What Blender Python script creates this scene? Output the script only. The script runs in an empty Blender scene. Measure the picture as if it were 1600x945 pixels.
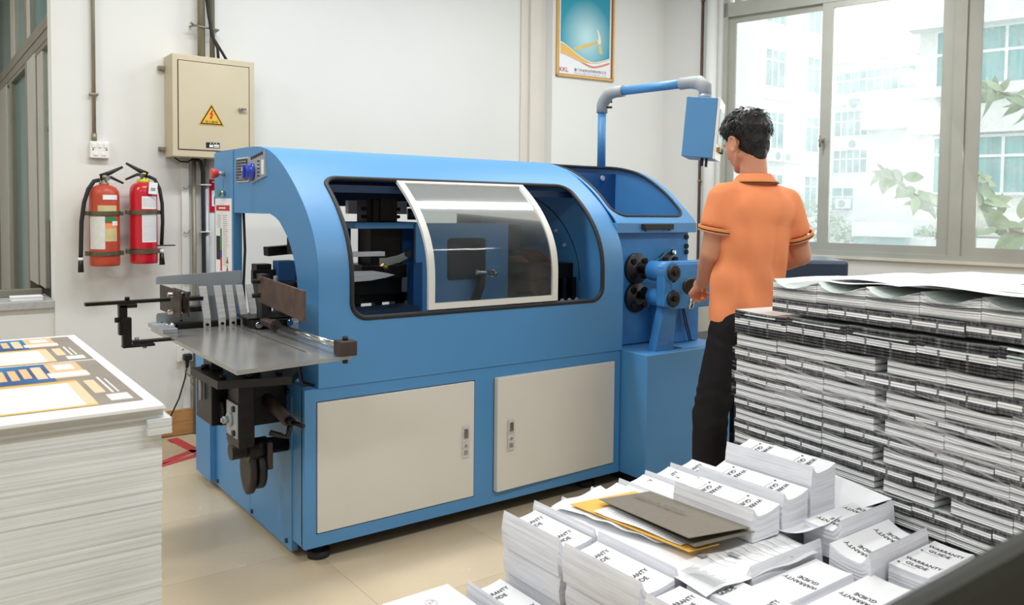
import bpy, bmesh, math, random
from mathutils import Vector, Matrix, noise
from mathutils.geometry import delaunay_2d_cdt, tessellate_polygon
random.seed(7)
PI = math.pi
SC = bpy.context.scene
COL = SC.collection

# ------------------------------------------------------------------ camera
# calibrated: machine axes = world X / Y, camera at (0,0,1.30)
cam = bpy.data.cameras.new('camera')
cam.sensor_width = 36.0
cam.lens = 1296.77 / 1600.0 * 36.0
cam.shift_x = -(880.888 - 800.0) / 1600.0
cam.shift_y = (385.675 - 472.5) / 1600.0
cam.clip_start = 0.02
cam.clip_end = 200
cam.dof.use_dof = True
cam.dof.focus_distance = 3.3
cam.dof.aperture_fstop = 7.0
camo = bpy.data.objects.new('camera', cam)
COL.objects.link(camo)
_R = Vector((0.78201661, -0.62312043, 0.01307437))
_U = Vector((0.01815279, 0.04374031, 0.998878))
_F = Vector((0.62299317, 0.78090186, -0.04551703))
camo.matrix_world = Matrix(((_R.x, _U.x, -_F.x, 0), (_R.y, _U.y, -_F.y, 0), (_R.z, _U.z, -_F.z, 1.30), (0, 0, 0, 1)))
SC.camera = camo

# ------------------------------------------------------------------ sky, lamps, exposure
w = bpy.data.worlds.new('overcast_sky'); SC.world = w; w.use_nodes = True
bg = w.node_tree.nodes['Background']
bg.inputs[0].default_value = (0.93, 0.97, 1.0, 1)
bg.inputs[1].default_value = 2.3
def area(name, loc, rot, sx, sy, power, col=(1, 1, 1)):
    l = bpy.data.lights.new(name, 'AREA'); l.shape = 'RECTANGLE'; l.size = sx; l.size_y = sy
    l.energy = power; l.color = col
    o = bpy.data.objects.new(name, l); o.location = loc; o.rotation_euler = rot; COL.objects.link(o); return o
for (x, y) in ((-1.6, 0.2), (1.2, 0.2), (3.6, 0.0), (-1.6, 3.3), (1.2, 3.4), (3.3, 3.2)):
    area('unseen_ceiling_lamp', (x, y, 3.22), (0, 0, 0), 1.3, 0.22, 42, (1.0, 1.0, 1.0))
area('unseen_ceiling_lamp', (-1.2, 6.4, 3.22), (0, 0, 0), 1.3, 0.22, 60)  # unseen lamp, added to brighten the side area at the left glazing
area('window_daylight', (5.2, 2.7, 2.2), (0, math.radians(80), math.radians(-13)), 2.0, 2.6, 34, (0.95, 0.98, 1.0))
SC.view_settings.view_transform = 'Standard'
SC.view_settings.look = 'None'
SC.view_settings.gamma = 1
SC.view_settings.exposure = -0.10
try: SC.view_settings.use_curve_mapping = False
except Exception: pass

# ------------------------------------------------------------------ materials
def lin(c):
    return tuple((v / 255 / 12.92 if v / 255 <= 0.04045 else ((v / 255 + 0.055) / 1.055) ** 2.4) for v in c) + (1,)
def mat(name, rgb, rough=0.5, metal=0.0, var=0.0, vscale=8.0, bump=0.0, bscale=200.0, spec=0.5, stretch=None, rgb2=None, coat=0.0):
    m = bpy.data.materials.new(name); m.use_nodes = True
    nt = m.node_tree; b = nt.nodes['Principled BSDF']
    b.inputs['Roughness'].default_value = rough; b.inputs['Metallic'].default_value = metal
    b.inputs['Specular IOR Level'].default_value = spec; b.inputs['Coat Weight'].default_value = coat
    c = lin(rgb); b.inputs['Base Color'].default_value = c
    tc = nt.nodes.new('ShaderNodeTexCoord'); src = tc.outputs['Object']
    if stretch:
        mp = nt.nodes.new('ShaderNodeMapping'); mp.inputs['Scale'].default_value = stretch
        nt.links.new(src, mp.inputs[0]); src = mp.outputs[0]
    if var > 0 or rgb2:
        n = nt.nodes.new('ShaderNodeTexNoise'); n.inputs['Scale'].default_value = vscale; n.inputs['Detail'].default_value = 6
        nt.links.new(src, n.inputs['Vector'])
        r = nt.nodes.new('ShaderNodeValToRGB'); r.color_ramp.elements[0].position = 0.3; r.color_ramp.elements[1].position = 0.7
        if rgb2: r.color_ramp.elements[0].color = lin(rgb2)
        else: r.color_ramp.elements[0].color = tuple(v * (1 - var) for v in c[:3]) + (1,)
        r.color_ramp.elements[1].color = tuple(min(1, v * (1 + var * .6)) for v in c[:3]) + (1,)
        nt.links.new(n.outputs['Fac'], r.inputs[0]); nt.links.new(r.outputs[0], b.inputs['Base Color'])
    if bump > 0:
        n2 = nt.nodes.new('ShaderNodeTexNoise'); n2.inputs['Scale'].default_value = bscale; n2.inputs['Detail'].default_value = 3
        nt.links.new(src, n2.inputs['Vector'])
        bp = nt.nodes.new('ShaderNodeBump'); bp.inputs['Strength'].default_value = bump; bp.inputs['Distance'].default_value = 0.002
        nt.links.new(n2.outputs['Fac'], bp.inputs['Height']); nt.links.new(bp.outputs[0], b.inputs['Normal'])
    return m
class NT:
    """small node-graph writer for the printed patterns"""
    def __init__(s, name, rough=0.55):
        s.m = bpy.data.materials.new(name); s.m.use_nodes = True; s.nt = s.m.node_tree
        s.b = s.nt.nodes['Principled BSDF']; s.b.inputs['Roughness'].default_value = rough
        tc = s.nt.nodes.new('ShaderNodeTexCoord'); sp = s.nt.nodes.new('ShaderNodeSeparateXYZ')
        s.uv = tc.outputs['UV']; s.nt.links.new(s.uv, sp.inputs[0]); s.u = sp.outputs[0]; s.v = sp.outputs[1]; s.obj = tc.outputs['Object']
    def op(s, o, a, b=None, c=None):
        n = s.nt.nodes.new('ShaderNodeMath'); n.operation = o
        for i, x in enumerate((a, b, c)):
            if x is None: continue
            if isinstance(x, (int, float)): n.inputs[i].default_value = x
            else: s.nt.links.new(x, n.inputs[i])
        return n.outputs[0]
    def band(s, x, a, b): return s.op('MULTIPLY', s.op('GREATER_THAN', x, a), s.op('LESS_THAN', x, b))
    def noise(s, vec, scale=(1, 1, 1), sc=5, detail=4):
        mp = s.nt.nodes.new('ShaderNodeMapping'); mp.inputs['Scale'].default_value = scale; s.nt.links.new(vec, mp.inputs[0])
        n = s.nt.nodes.new('ShaderNodeTexNoise'); n.inputs['Scale'].default_value = sc; n.inputs['Detail'].default_value = detail
        s.nt.links.new(mp.outputs[0], n.inputs['Vector']); return n.outputs['Fac']
    def mix(s, f, a, b):
        n = s.nt.nodes.new('ShaderNodeMix'); n.data_type = 'RGBA'
        for i, x in ((0, f), (6, a), (7, b)):
            if isinstance(x, (int, float)): n.inputs[i].default_value = x
            elif isinstance(x, tuple): n.inputs[i].default_value = x
            else: s.nt.links.new(x, n.inputs[i])
        return n.outputs[2]
    def ramp(s, f, p0, c0, p1, c1):
        n = s.nt.nodes.new('ShaderNodeValToRGB'); e = n.color_ramp.elements
        e[0].position = p0; e[0].color = c0; e[1].position = p1; e[1].color = c1
        s.nt.links.new(f, n.inputs[0]); return n.outputs[0]
    def done(s, col, bumpfac=None, bump=0.3, dist=0.002):
        s.nt.links.new(col, s.b.inputs['Base Color'])
        if bumpfac is not None:
            bp = s.nt.nodes.new('ShaderNodeBump'); bp.inputs['Strength'].default_value = bump; bp.inputs['Distance'].default_value = dist
            s.nt.links.new(bumpfac, bp.inputs['Height']); s.nt.links.new(bp.outputs[0], s.b.inputs['Normal'])
        return s.m
M = {}
M['wall'] = mat('wall_paint', (228, 229, 225), 0.85, var=0.03, vscale=1.3, bump=0.12, bscale=90)
M['wall2'] = mat('wall_paint_cool', (221, 221, 217), 0.85, var=0.04, vscale=1.5, bump=0.12, bscale=90)
M['blue'] = mat('blue_enamel', (70, 140, 196), 0.48, var=0.05, vscale=420, bump=0.10, bscale=900, spec=0.9)
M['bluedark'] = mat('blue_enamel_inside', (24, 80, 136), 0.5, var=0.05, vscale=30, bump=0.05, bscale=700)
M['bluecast'] = mat('blue_cast_metal', (58, 128, 190), 0.42, var=0.12, vscale=14, bump=0.2, bscale=160)
M['navyin'] = mat('navy_inner_shade', (18, 48, 84), 0.6, var=0.1, vscale=20)  # hood blue darkened: shade inside the machine is put into this colour
M['cream'] = mat('cream_panel', (219, 217, 208), 0.5, var=0.03, vscale=3, bump=0.05, bscale=400)
M['boxcream'] = mat('cream_steel', (201, 190, 163), 0.5, var=0.04, vscale=4)
M['black'] = mat('black_plastic', (24, 24, 26), 0.45)
M['rubber'] = mat('black_rubber', (30, 31, 34), 0.6)
M['blackmetal'] = mat('oiled_black_metal', (38, 36, 36), 0.38, metal=0.7, var=0.3, vscale=25, bump=0.15, bscale=80)
M['steel'] = mat('brushed_steel', (212, 213, 214), 0.34, metal=0.25, var=0.15, vscale=8, stretch=(1, 1, 14))
M['steelplate'] = mat('steel_table', (164, 163, 158), 0.2, metal=0.5, var=0.14, vscale=7, bump=0.02, bscale=60)
M['zinc'] = mat('galvanised_steel', (168, 175, 181), 0.42, metal=0.3, var=0.12, vscale=9)
M['chrome'] = mat('polished_steel', (205, 205, 205), 0.16, metal=1.0)
M['darkiron'] = mat('dark_brown_steel', (72, 60, 56), 0.5, metal=0.4, var=.2, vscale=20)
M['rust'] = mat('rusty_steel', (112, 86, 70), 0.55, metal=0.35, vscale=16, rgb2=(66, 56, 54), bump=0.2, bscale=60)
M['brass'] = mat('brass', (190, 150, 70), 0.3, metal=1.0)
M['pipe'] = mat('galvanised_conduit', (150, 143, 122), 0.45, metal=0.45, var=0.25, vscale=30, stretch=(1, 1, .15))
M['pipebrown'] = mat('rusty_brown_pipe', (92, 72, 62), 0.6, var=0.2, vscale=12)
M['pipewhite'] = mat('white_plastic_pipe', (226, 228, 224), 0.35)
M['alu'] = mat('aluminium_frame', (176, 177, 167), 0.42, metal=0.25, var=0.05, vscale=6)
M['aluold'] = mat('aged_aluminium_frame', (140, 136, 124), 0.45, metal=0.3, var=0.1, vscale=6)
M['alupale'] = mat('pale_aluminium_strip', (186, 185, 176), 0.45, metal=0.2, var=0.05, vscale=6)
M['glassteal'] = mat('tinted_teal_glass', (96, 136, 138), 0.14, var=0.25, vscale=1.5, stretch=(1, 1, .4), spec=0.9)
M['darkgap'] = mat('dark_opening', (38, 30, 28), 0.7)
M['red'] = mat('red_enamel', (196, 22, 40), 0.28, coat=0.4)
M['redold'] = mat('faded_red_enamel', (190, 74, 52), 0.4, var=0.12, vscale=9)
M['strap'] = mat('khaki_steel_strap', (104, 100, 78), 0.4, metal=0.4, var=0.2, vscale=30)
M['paper'] = mat('white_paper', (238, 240, 243), 0.6, bump=0.03, bscale=60)
M['paperlabel'] = mat('tabled_paper_label', (222, 222, 218), 0.6, var=0.06, vscale=60)
M['yellowlabel'] = mat('yellow_paper_label', (212, 196, 142), 0.6, var=0.12, vscale=20)
M['ink'] = mat('grey_ink', (70, 70, 74), 0.7)
M['inkblack'] = mat('black_ink', (32, 32, 35), 0.7)
M['inkpale'] = mat('pale_grey_ink', (150, 152, 156), 0.7)
M['inkred'] = mat('red_ink', (196, 40, 48), 0.6)
M['green'] = mat('green_plastic', (38, 140, 84), 0.35)
M['white'] = mat('white_plastic', (236, 236, 232), 0.4)
M['yellow'] = mat('yellow_plastic', (226, 180, 52), 0.45)
M['knobblue'] = mat('blue_plastic_knob', (38, 62, 176), 0.25, coat=0.4)
M['knobred'] = mat('red_plastic_button', (206, 60, 54), 0.35)
M['manila'] = mat('manila_envelope', (236, 186, 84), 0.6, var=0.04, vscale=20)
M['folder'] = mat('grey_card_folder', (124, 118, 106), 0.7, var=0.07, vscale=90)
M['skin'] = mat('skin', (206, 146, 116), 0.5, var=0.08, vscale=14, bump=0.05, bscale=300)
M['skin'].node_tree.nodes['Principled BSDF'].inputs['Subsurface Weight'].default_value = 0.12
M['skin'].node_tree.nodes['Principled BSDF'].inputs['Subsurface Radius'].default_value = (0.012, 0.005, 0.003)
M['hair'] = mat('black_hair', (22, 19, 18), 0.42, var=0.3, vscale=60, spec=0.5)
M['orange'] = mat('orange_pique', (246, 152, 104), 0.85, var=0.05, vscale=5, bump=0.25, bscale=900, spec=0.2)
M['trouser'] = mat('black_cloth', (26, 24, 26), 0.8, var=0.15, vscale=20, bump=0.2, bscale=500, spec=0.25)
M['stripegold'] = mat('gold_rib', (214, 168, 74), 0.8)
M['stripenavy'] = mat('dark_purple_rib', (58, 34, 58), 0.8)
M['wood'] = mat('varnished_wood', (196, 150, 96), 0.4, vscale=6, stretch=(.5, 1, 12), rgb2=(172, 124, 74))
M['palletwood'] = mat('rough_pallet_wood', (158, 132, 100), 0.8, var=0.2, vscale=8)
M['darkpanel'] = mat('matt_dark_olive_panel', (52, 54, 50), 0.7)
M['navy'] = mat('dark_navy_steel', (44, 62, 84), 0.4)
M['facade'] = mat('white_facade', (240, 242, 240), 0.9, var=0.02, vscale=.5)
M['farpane'] = mat('far_window_glass', (156, 188, 190), 0.3, var=0.25, vscale=2)
M['farpaneteal'] = mat('teal_curtained_glass', (124, 182, 182), 0.35, var=0.3, vscale=3, stretch=(6, 6, .3))
M['farframe'] = mat('white_far_frame', (244, 246, 246), 0.7)
M['leaf'] = mat('green_leaf', (150, 186, 124), 0.45, var=0.3, vscale=4)
M['leafpale'] = mat('pale_green_leaf', (190, 214, 164), 0.45, var=0.2, vscale=4)
M['leafbush'] = mat('bush_leaf', (150, 180, 146), 0.6, var=0.35, vscale=3)
M['stem'] = mat('brown_stem', (132, 104, 84), 0.7)
M['ground'] = mat('outdoor_ground', (170, 176, 170), 0.9, var=0.1, vscale=1)
M['tape'] = mat('red_floor_tape', (202, 66, 72), 0.5, var=0.06, vscale=20)
M['poster_gold'] = mat('gold_frame', (206, 166, 92), 0.35, metal=0.5)
M['green_tag'] = mat('yellow_green_ring', (196, 214, 60), 0.4)

def m_floor():
    g = NT('beige_floor_tile', 0.22); g.b.inputs['Specular IOR Level'].default_value = 0.5
    n = g.noise(g.obj, (1, 1, 1), 1.6, 6); n2 = g.noise(g.obj, (1, 1, 1), 60, 3)
    c = g.ramp(n, 0.3, lin((204, 187, 158)), 0.7, lin((220, 204, 176)))
    c = g.mix(g.op('MULTIPLY', n2, 0.25), c, lin((188, 168, 136)))
    m = g.done(c); 
    r = g.op('ADD', g.op('MULTIPLY', n, 0.2), 0.14); g.nt.links.new(r, g.b.inputs['Roughness'])
    return m
M['floor'] = m_floor()
def m_pages(name, a, b, freq=70, tint=(0, 0, 0)):
    g = NT(name, 0.6)
    n = g.noise(g.uv, (1.2, freq, 1), 1.0, 5)
    n2 = g.noise(g.uv, (3, 9, 1), 1.0, 3)
    f = g.op('ADD', g.op('MULTIPLY', n, 0.7), g.op('MULTIPLY', n2, 0.3))
    return g.done(g.ramp(f, 0.36, lin(a), 0.60, lin(b)), n, 0.5, 0.001)
M['pages'] = m_pages('page_edges', (212, 215, 224), (240, 241, 246), 60)
M['sheetedge'] = m_pages('sheet_stack_edges', (204, 208, 210), (231, 235, 237), 230)
def m_booklet(name, dark_lo, dark_hi, deep):
    """printed bleed on the trimmed edges of the booklets: dark bands, white blocks and thin grey bars"""
    g = NT(name, 0.5)
    fine = g.noise(g.uv, (1.5, 34, 1), 1.0, 3)
    streak = g.noise(g.uv, (34, 1.6, 1), 1.0, 3)
    dark = g.ramp(g.op('ADD', g.op('MULTIPLY', fine, .35), g.op('MULTIPLY', streak, .65)), 0.40, lin((18, 18, 20)), 0.66, lin((118, 118, 120)) if not deep else lin((96, 96, 98)))
    white = g.ramp(fine, 0.2, lin((222, 223, 225)), 0.8, lin((240, 241, 243)))
    isdark = g.op('MAXIMUM', g.op('LESS_THAN', g.v, dark_lo), g.op('GREATER_THAN', g.v, dark_hi))
    bar = g.band(g.op('FRACT', g.op('ADD', g.op('MULTIPLY', g.u, 2.75), 0.25)), 0.0, 0.085)
    c = g.mix(isdark, white, dark)
    c = g.mix(bar, c, lin((112, 114, 118)))
    ln = g.op('MULTIPLY', g.band(g.op('FRACT', g.op('MULTIPLY', g.v, 9 if deep else 6)), 0.0, 0.2), .45)
    c = g.mix(ln, c, lin((30, 30, 32)))
    return g.done(c, fine, 0.6, 0.0015)
M['edgeA'] = m_booklet('booklet_edge_dark_bands', 0.36, 0.70, False)
M['edgeTop'] = m_booklet('booklet_edge_black_bands', 0.40, 0.62, True)
def m_bookletB(name):
    g = NT(name, 0.5)
    fine = g.noise(g.uv, (1.0, 30, 1), 1.0, 4)
    c = g.ramp(fine, 0.25, lin((214, 215, 217)), 0.72, lin((240, 241, 242)))
    grey = g.ramp(fine, 0.25, lin((116, 118, 120)), 0.75, lin((158, 160, 162)))
    k = g.op('MAXIMUM', g.band(g.v, 0.42, 0.58), g.op('MAXIMUM', g.op('GREATER_THAN', g.v, 0.86), g.op('LESS_THAN', g.v, 0.10)))
    ln = g.op('MULTIPLY', g.band(g.op('FRACT', g.op('MULTIPLY', g.v, 6)), 0.0, 0.16), .35)
    return g.done(g.mix(ln, g.mix(k, c, grey), lin((60, 60, 64))), fine, 0.6, 0.0015)
M['edgeB'] = m_bookletB('booklet_edge_grey_bands')
def m_glass(name, tint, haze, hazecol, rough=0.02):
    m = bpy.data.materials.new(name); m.use_nodes = True; nt = m.node_tree; nt.nodes.remove(nt.nodes['Principled BSDF'])
    out = nt.nodes['Material Output']
    tr = nt.nodes.new('ShaderNodeBsdfTransparent'); tr.inputs[0].default_value = tint
    gl = nt.nodes.new('ShaderNodeBsdfGlossy'); gl.inputs['Roughness'].default_value = rough
    fr = nt.nodes.new('ShaderNodeFresnel'); fr.inputs[0].default_value = 1.5 if rough < .03 else 1.28
    mx = nt.nodes.new('ShaderNodeMixShader'); nt.links.new(fr.outputs[0], mx.inputs[0]); nt.links.new(tr.outputs[0], mx.inputs[1]); nt.links.new(gl.outputs[0], mx.inputs[2])
    df = nt.nodes.new('ShaderNodeBsdfDiffuse'); df.inputs[0].default_value = hazecol
    tl = nt.nodes.new('ShaderNodeBsdfTranslucent'); tl.inputs[0].default_value = hazecol
    dm = nt.nodes.new('ShaderNodeMixShader'); dm.inputs[0].default_value = 0.5
    nt.links.new(df.outputs[0], dm.inputs[1]); nt.links.new(tl.outputs[0], dm.inputs[2])
    tc = nt.nodes.new('ShaderNodeTexCoord'); ns = nt.nodes.new('ShaderNodeTexNoise'); ns.inputs['Scale'].default_value = 9; ns.inputs['Detail'].default_value = 8
    nt.links.new(tc.outputs['Object'], ns.inputs['Vector'])
    mt = nt.nodes.new('ShaderNodeMath'); mt.operation = 'MULTIPLY'; mt.inputs[1].default_value = haze * 2
    nt.links.new(ns.outputs['Fac'], mt.inputs[0])
    m2 = nt.nodes.new('ShaderNodeMixShader'); nt.links.new(mt.outputs[0], m2.inputs[0]); nt.links.new(mx.outputs[0], m2.inputs[1]); nt.links.new(dm.outputs[0], m2.inputs[2])
    nt.links.new(m2.outputs[0], out.inputs[0]); return m
M['windowglass'] = m_glass('dusty_glare_glass', (0.97, 0.99, 0.985, 1), 0.21, (0.97, 0.99, 0.985, 1))  # haze stands for dust and for outdoor glare painted into the pane
M['hoodglass'] = m_glass('smudged_guard_glass', (0.60, 0.66, 0.64, 1), 0.08, (0.62, 0.68, 0.66, 1), 0.06)
def m_wrap():
    m = bpy.data.materials.new('stretch_film'); m.use_nodes = True; nt = m.node_tree; b = nt.nodes['Principled BSDF']
    b.inputs['Base Color'].default_value = (0.97, 0.98, 0.99, 1); b.inputs['Roughness'].default_value = 0.25
    tc = nt.nodes.new('ShaderNodeTexCoord'); mp = nt.nodes.new('ShaderNodeMapping'); mp.inputs['Scale'].default_value = (1.3, 26, 1)
    nt.links.new(tc.outputs['UV'], mp.inputs[0])
    n = nt.nodes.new('ShaderNodeTexNoise'); n.inputs['Scale'].default_value = 1; n.inputs['Detail'].default_value = 5; nt.links.new(mp.outputs[0], n.inputs['Vector'])
    r = nt.nodes.new('ShaderNodeValToRGB'); e = r.color_ramp.elements
    e[0].position = 0.50; e[0].color = (0.0, 0.0, 0.0, 1); e[1].position = 0.76; e[1].color = (0.6, 0.6, 0.6, 1)
    nt.links.new(n.outputs['Fac'], r.inputs[0]); nt.links.new(r.outputs[0], b.inputs['Alpha']); return m
M['wrap'] = m_wrap()

# ------------------------------------------------------------------ builders
def tag(o, label=None, cat=None, group=None, kind=None):
    if label: o['label'] = label
    if cat: o['category'] = cat
    if group: o['group'] = group
    if kind: o['kind'] = kind
    return o
def thing(name, loc, label, cat, group=None):
    o = bpy.data.objects.new(name, None); o.empty_display_size = 0.05; o.location = loc; COL.objects.link(o)
    return tag(o, label, cat, group)
def link(name, me, parent=None):
    o = bpy.data.objects.new(name, me); COL.objects.link(o)
    if parent:
        o.parent = parent
        p = parent; mtx = Matrix.Identity(4); chain = []
        while p: chain.append(p); p = p.parent
        for q in reversed(chain):
            mtx = mtx @ q.matrix_parent_inverse @ q.matrix_basis
        o.matrix_parent_inverse = mtx.inverted()
    return o
def copy_tree(o, parent=None):
    c = o.copy(); COL.objects.link(c); c.parent = parent
    for ch in list(o.children): copy_tree(ch, c)
    return c
class MB:
    def __init__(s): s.bm = bmesh.new(); s.uv = None
    def box(s, x0, x1, y0, y1, z0, z1, bev=0.0, rot=None, piv=None):
        r = bmesh.ops.create_cube(s.bm, size=1); vs = r['verts']
        for v in vs:
            v.co = Vector(((x0 + x1) / 2 + v.co.x * (x1 - x0), (y0 + y1) / 2 + v.co.y * (y1 - y0), (z0 + z1) / 2 + v.co.z * (z1 - z0)))
        if bev > 0:
            es = list({e for v in vs for e in v.link_edges})
            r2 = bmesh.ops.bevel(s.bm, geom=es, offset=bev, segments=2, affect='EDGES', profile=0.5)
            vs = list({v for f in r2['faces'] for v in f.verts} | {v for v in vs if v.is_valid})
        if rot is not None:
            piv = Vector(piv) if piv is not None else Vector(((x0 + x1) / 2, (y0 + y1) / 2, (z0 + z1) / 2))
            for v in vs: v.co = rot @ (v.co - piv) + piv
        return s
    def cyl(s, p0, p1, r0, r1=None, seg=20, caps=True):
        p0, p1 = Vector(p0), Vector(p1); r1 = r0 if r1 is None else r1
        d = (p1 - p0); q = d.to_track_quat('Z', 'Y')
        a = [s.bm.verts.new(p0 + q @ Vector((r0 * math.cos(2 * PI * i / seg), r0 * math.sin(2 * PI * i / seg), 0))) for i in range(seg)]
        b = [s.bm.verts.new(p1 + q @ Vector((r1 * math.cos(2 * PI * i / seg), r1 * math.sin(2 * PI * i / seg), 0))) for i in range(seg)]
        for i in range(seg):
            f = s.bm.faces.new((a[i], a[(i + 1) % seg], b[(i + 1) % seg], b[i])); f.smooth = True
        if caps: s.bm.faces.new(list(reversed(a))); s.bm.faces.new(b)
        return s
    def lathe(s, base, prof, seg=24, axis=(0, 0, 1)):
        base = Vector(base); q = Vector(axis).to_track_quat('Z', 'Y'); rings = []
        for (r, h) in prof:
            rings.append([s.bm.verts.new(base + q @ Vector((max(r, 1e-4) * math.cos(2 * PI * i / seg), max(r, 1e-4) * math.sin(2 * PI * i / seg), h))) for i in range(seg)])
        for a, b in zip(rings, rings[1:]):
            for i in range(seg):
                f = s.bm.faces.new((a[i], a[(i + 1) % seg], b[(i + 1) % seg], b[i])); f.smooth = True
        s.bm.faces.new(list(reversed(rings[0]))); s.bm.faces.new(rings[-1]); return s
    def tube(s, pts, r, seg=10, closed=False, flat=None):
        pts = [Vector(p) for p in pts]; n = len(pts); rings = []
        up = Vector((0, 0, 1)); prev = None
        for i, p in enumerate(pts):
            if closed: t = pts[(i + 1) % n] - pts[i - 1]
            else: t = pts[min(i + 1, n - 1)] - pts[max(i - 1, 0)]
            if t.length < 1e-9: t = Vector((0, 0, 1))
            t.normalize()
            if prev is None: prev = t.orthogonal().normalized() if abs(t.dot(up)) > .95 else (up - t * up.dot(t)).normalized()
            nx = (prev - t * prev.dot(t)).normalized(); prev = nx; ny = t.cross(nx)
            rr = r[i] if isinstance(r, (list, tuple)) else r
            f2 = flat if flat else 1.0
            rings.append([s.bm.verts.new(p + nx * rr * math.cos(2 * PI * k / seg) + ny * rr * f2 * math.sin(2 * PI * k / seg)) for k in range(seg)])
        m = n if closed else n - 1
        for i in range(m):
            a, b = rings[i], rings[(i + 1) % n]
            for k in range(seg):
                f = s.bm.faces.new((a[k], a[(k + 1) % seg], b[(k + 1) % seg], b[k])); f.smooth = True
        if not closed: s.bm.faces.new(list(reversed(rings[0]))); s.bm.faces.new(rings[-1])
        return s
    def prism(s, pts, axis, a, b):
        """polygon pts (2-D) extruded along axis 'x','y' or 'z' from a to b"""
        def P(p, t):
            return Vector((t, p[0], p[1])) if axis == 'x' else Vector((p[0], t, p[1])) if axis == 'y' else Vector((p[0], p[1], t))
        A = [s.bm.verts.new(P(p, a)) for p in pts]; B = [s.bm.verts.new(P(p, b)) for p in pts]; n = len(pts)
        if n <= 4: s.bm.faces.new(A); s.bm.faces.new(list(reversed(B)))
        else:
            for tr in tessellate_polygon([[Vector((q[0], q[1], 0)) for q in pts]]):
                if len(set(tr)) == 3: s.bm.faces.new([A[k] for k in tr]); s.bm.faces.new([B[k] for k in reversed(tr)])
        for i in range(n): s.bm.faces.new((A[i], B[i], B[(i + 1) % n], A[(i + 1) % n]))
        return s
    def quad(s, *p):
        s.bm.faces.new([s.bm.verts.new(Vector(q)) for q in p]); return s
    def ell(s, c, r, rot=None, seg=16):
        res = bmesh.ops.create_uvsphere(s.bm, u_segments=seg, v_segments=max(6, seg * 2 // 3), radius=1)
        for v in res['verts']:
            q = Vector((v.co.x * r[0], v.co.y * r[1], v.co.z * r[2]))
            if rot is not None: q = rot @ q
            v.co = q + Vector(c)
            for f in v.link_faces: f.smooth = True
        return s
    def cap(s, p0, p1, r0, r1, seg=14):
        s.cyl(p0, p1, r0, r1, seg); s.ell(p0, (r0,) * 3, None, seg); s.ell(p1, (r1,) * 3, None, seg); return s
    def rotate(s, ang, axis, piv):
        bmesh.ops.rotate(s.bm, verts=s.bm.verts, cent=Vector(piv), matrix=Matrix.Rotation(ang, 3, axis)); return s
    def mesh(s, name, m, smooth=False, recalc=True):
        if recalc: bmesh.ops.recalc_face_normals(s.bm, faces=s.bm.faces)
        me = bpy.data.meshes.new(name); s.bm.to_mesh(me); s.bm.free()
        me.materials.append(m)
        if smooth: me.shade_smooth()
        return me
    def build(s, name, m, parent=None, smooth=False, recalc=True):
        return link(name, s.mesh(name, m, smooth, recalc), parent)
def struct(o): o['kind'] = 'structure'; return o
def text_part(name, body, org, xd, yd, size, m, parent, align='LEFT', maxw=None, bold=0.0, deform=None):
    cu = bpy.data.curves.new('txt', 'FONT'); cu.body = body; cu.size = 1.0; cu.align_x = align; cu.resolution_u = 2
    cu.offset = bold
    ob = bpy.data.objects.new('txt', cu); COL.objects.link(ob)
    dg = bpy.context.evaluated_depsgraph_get(); me = bpy.data.meshes.new_from_object(ob.evaluated_get(dg))
    bpy.data.objects.remove(ob); bpy.data.curves.remove(cu)
    xd, yd, org = Vector(xd).normalized(), Vector(yd).normalized(), Vector(org); nd = xd.cross(yd)
    xs = [v.co.x for v in me.vertices]; ws = 1.0
    if maxw and xs:
        ww = (max(xs) - min(xs)) * size
        if ww > 0: ws = maxw / ww
    for v in me.vertices:
        p = org + xd * (v.co.x * size * ws) + yd * (v.co.y * size)
        if deform: p = deform(p)
        v.co = p
    me.name = name; me.materials.clear(); me.materials.append(m)
    return link(name, me, parent)
def thicken(bm, th):
    '''second skin offset along the averaged normals, plus a rim'''
    bm.normal_update(); fs = list(bm.faces); vs = list(bm.verts); bd = [e for e in bm.edges if len(e.link_faces) == 1]
    low = {v: bm.verts.new(v.co - v.normal * th) for v in vs}
    for f in fs:
        g = bm.faces.new([low[v] for v in reversed(f.verts)]); g.smooth = f.smooth
    for e in bd:
        a, b = e.verts
        try: bm.faces.new((a, b, low[b], low[a]))
        except ValueError: pass
    bmesh.ops.recalc_face_normals(bm, faces=bm.faces)
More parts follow.
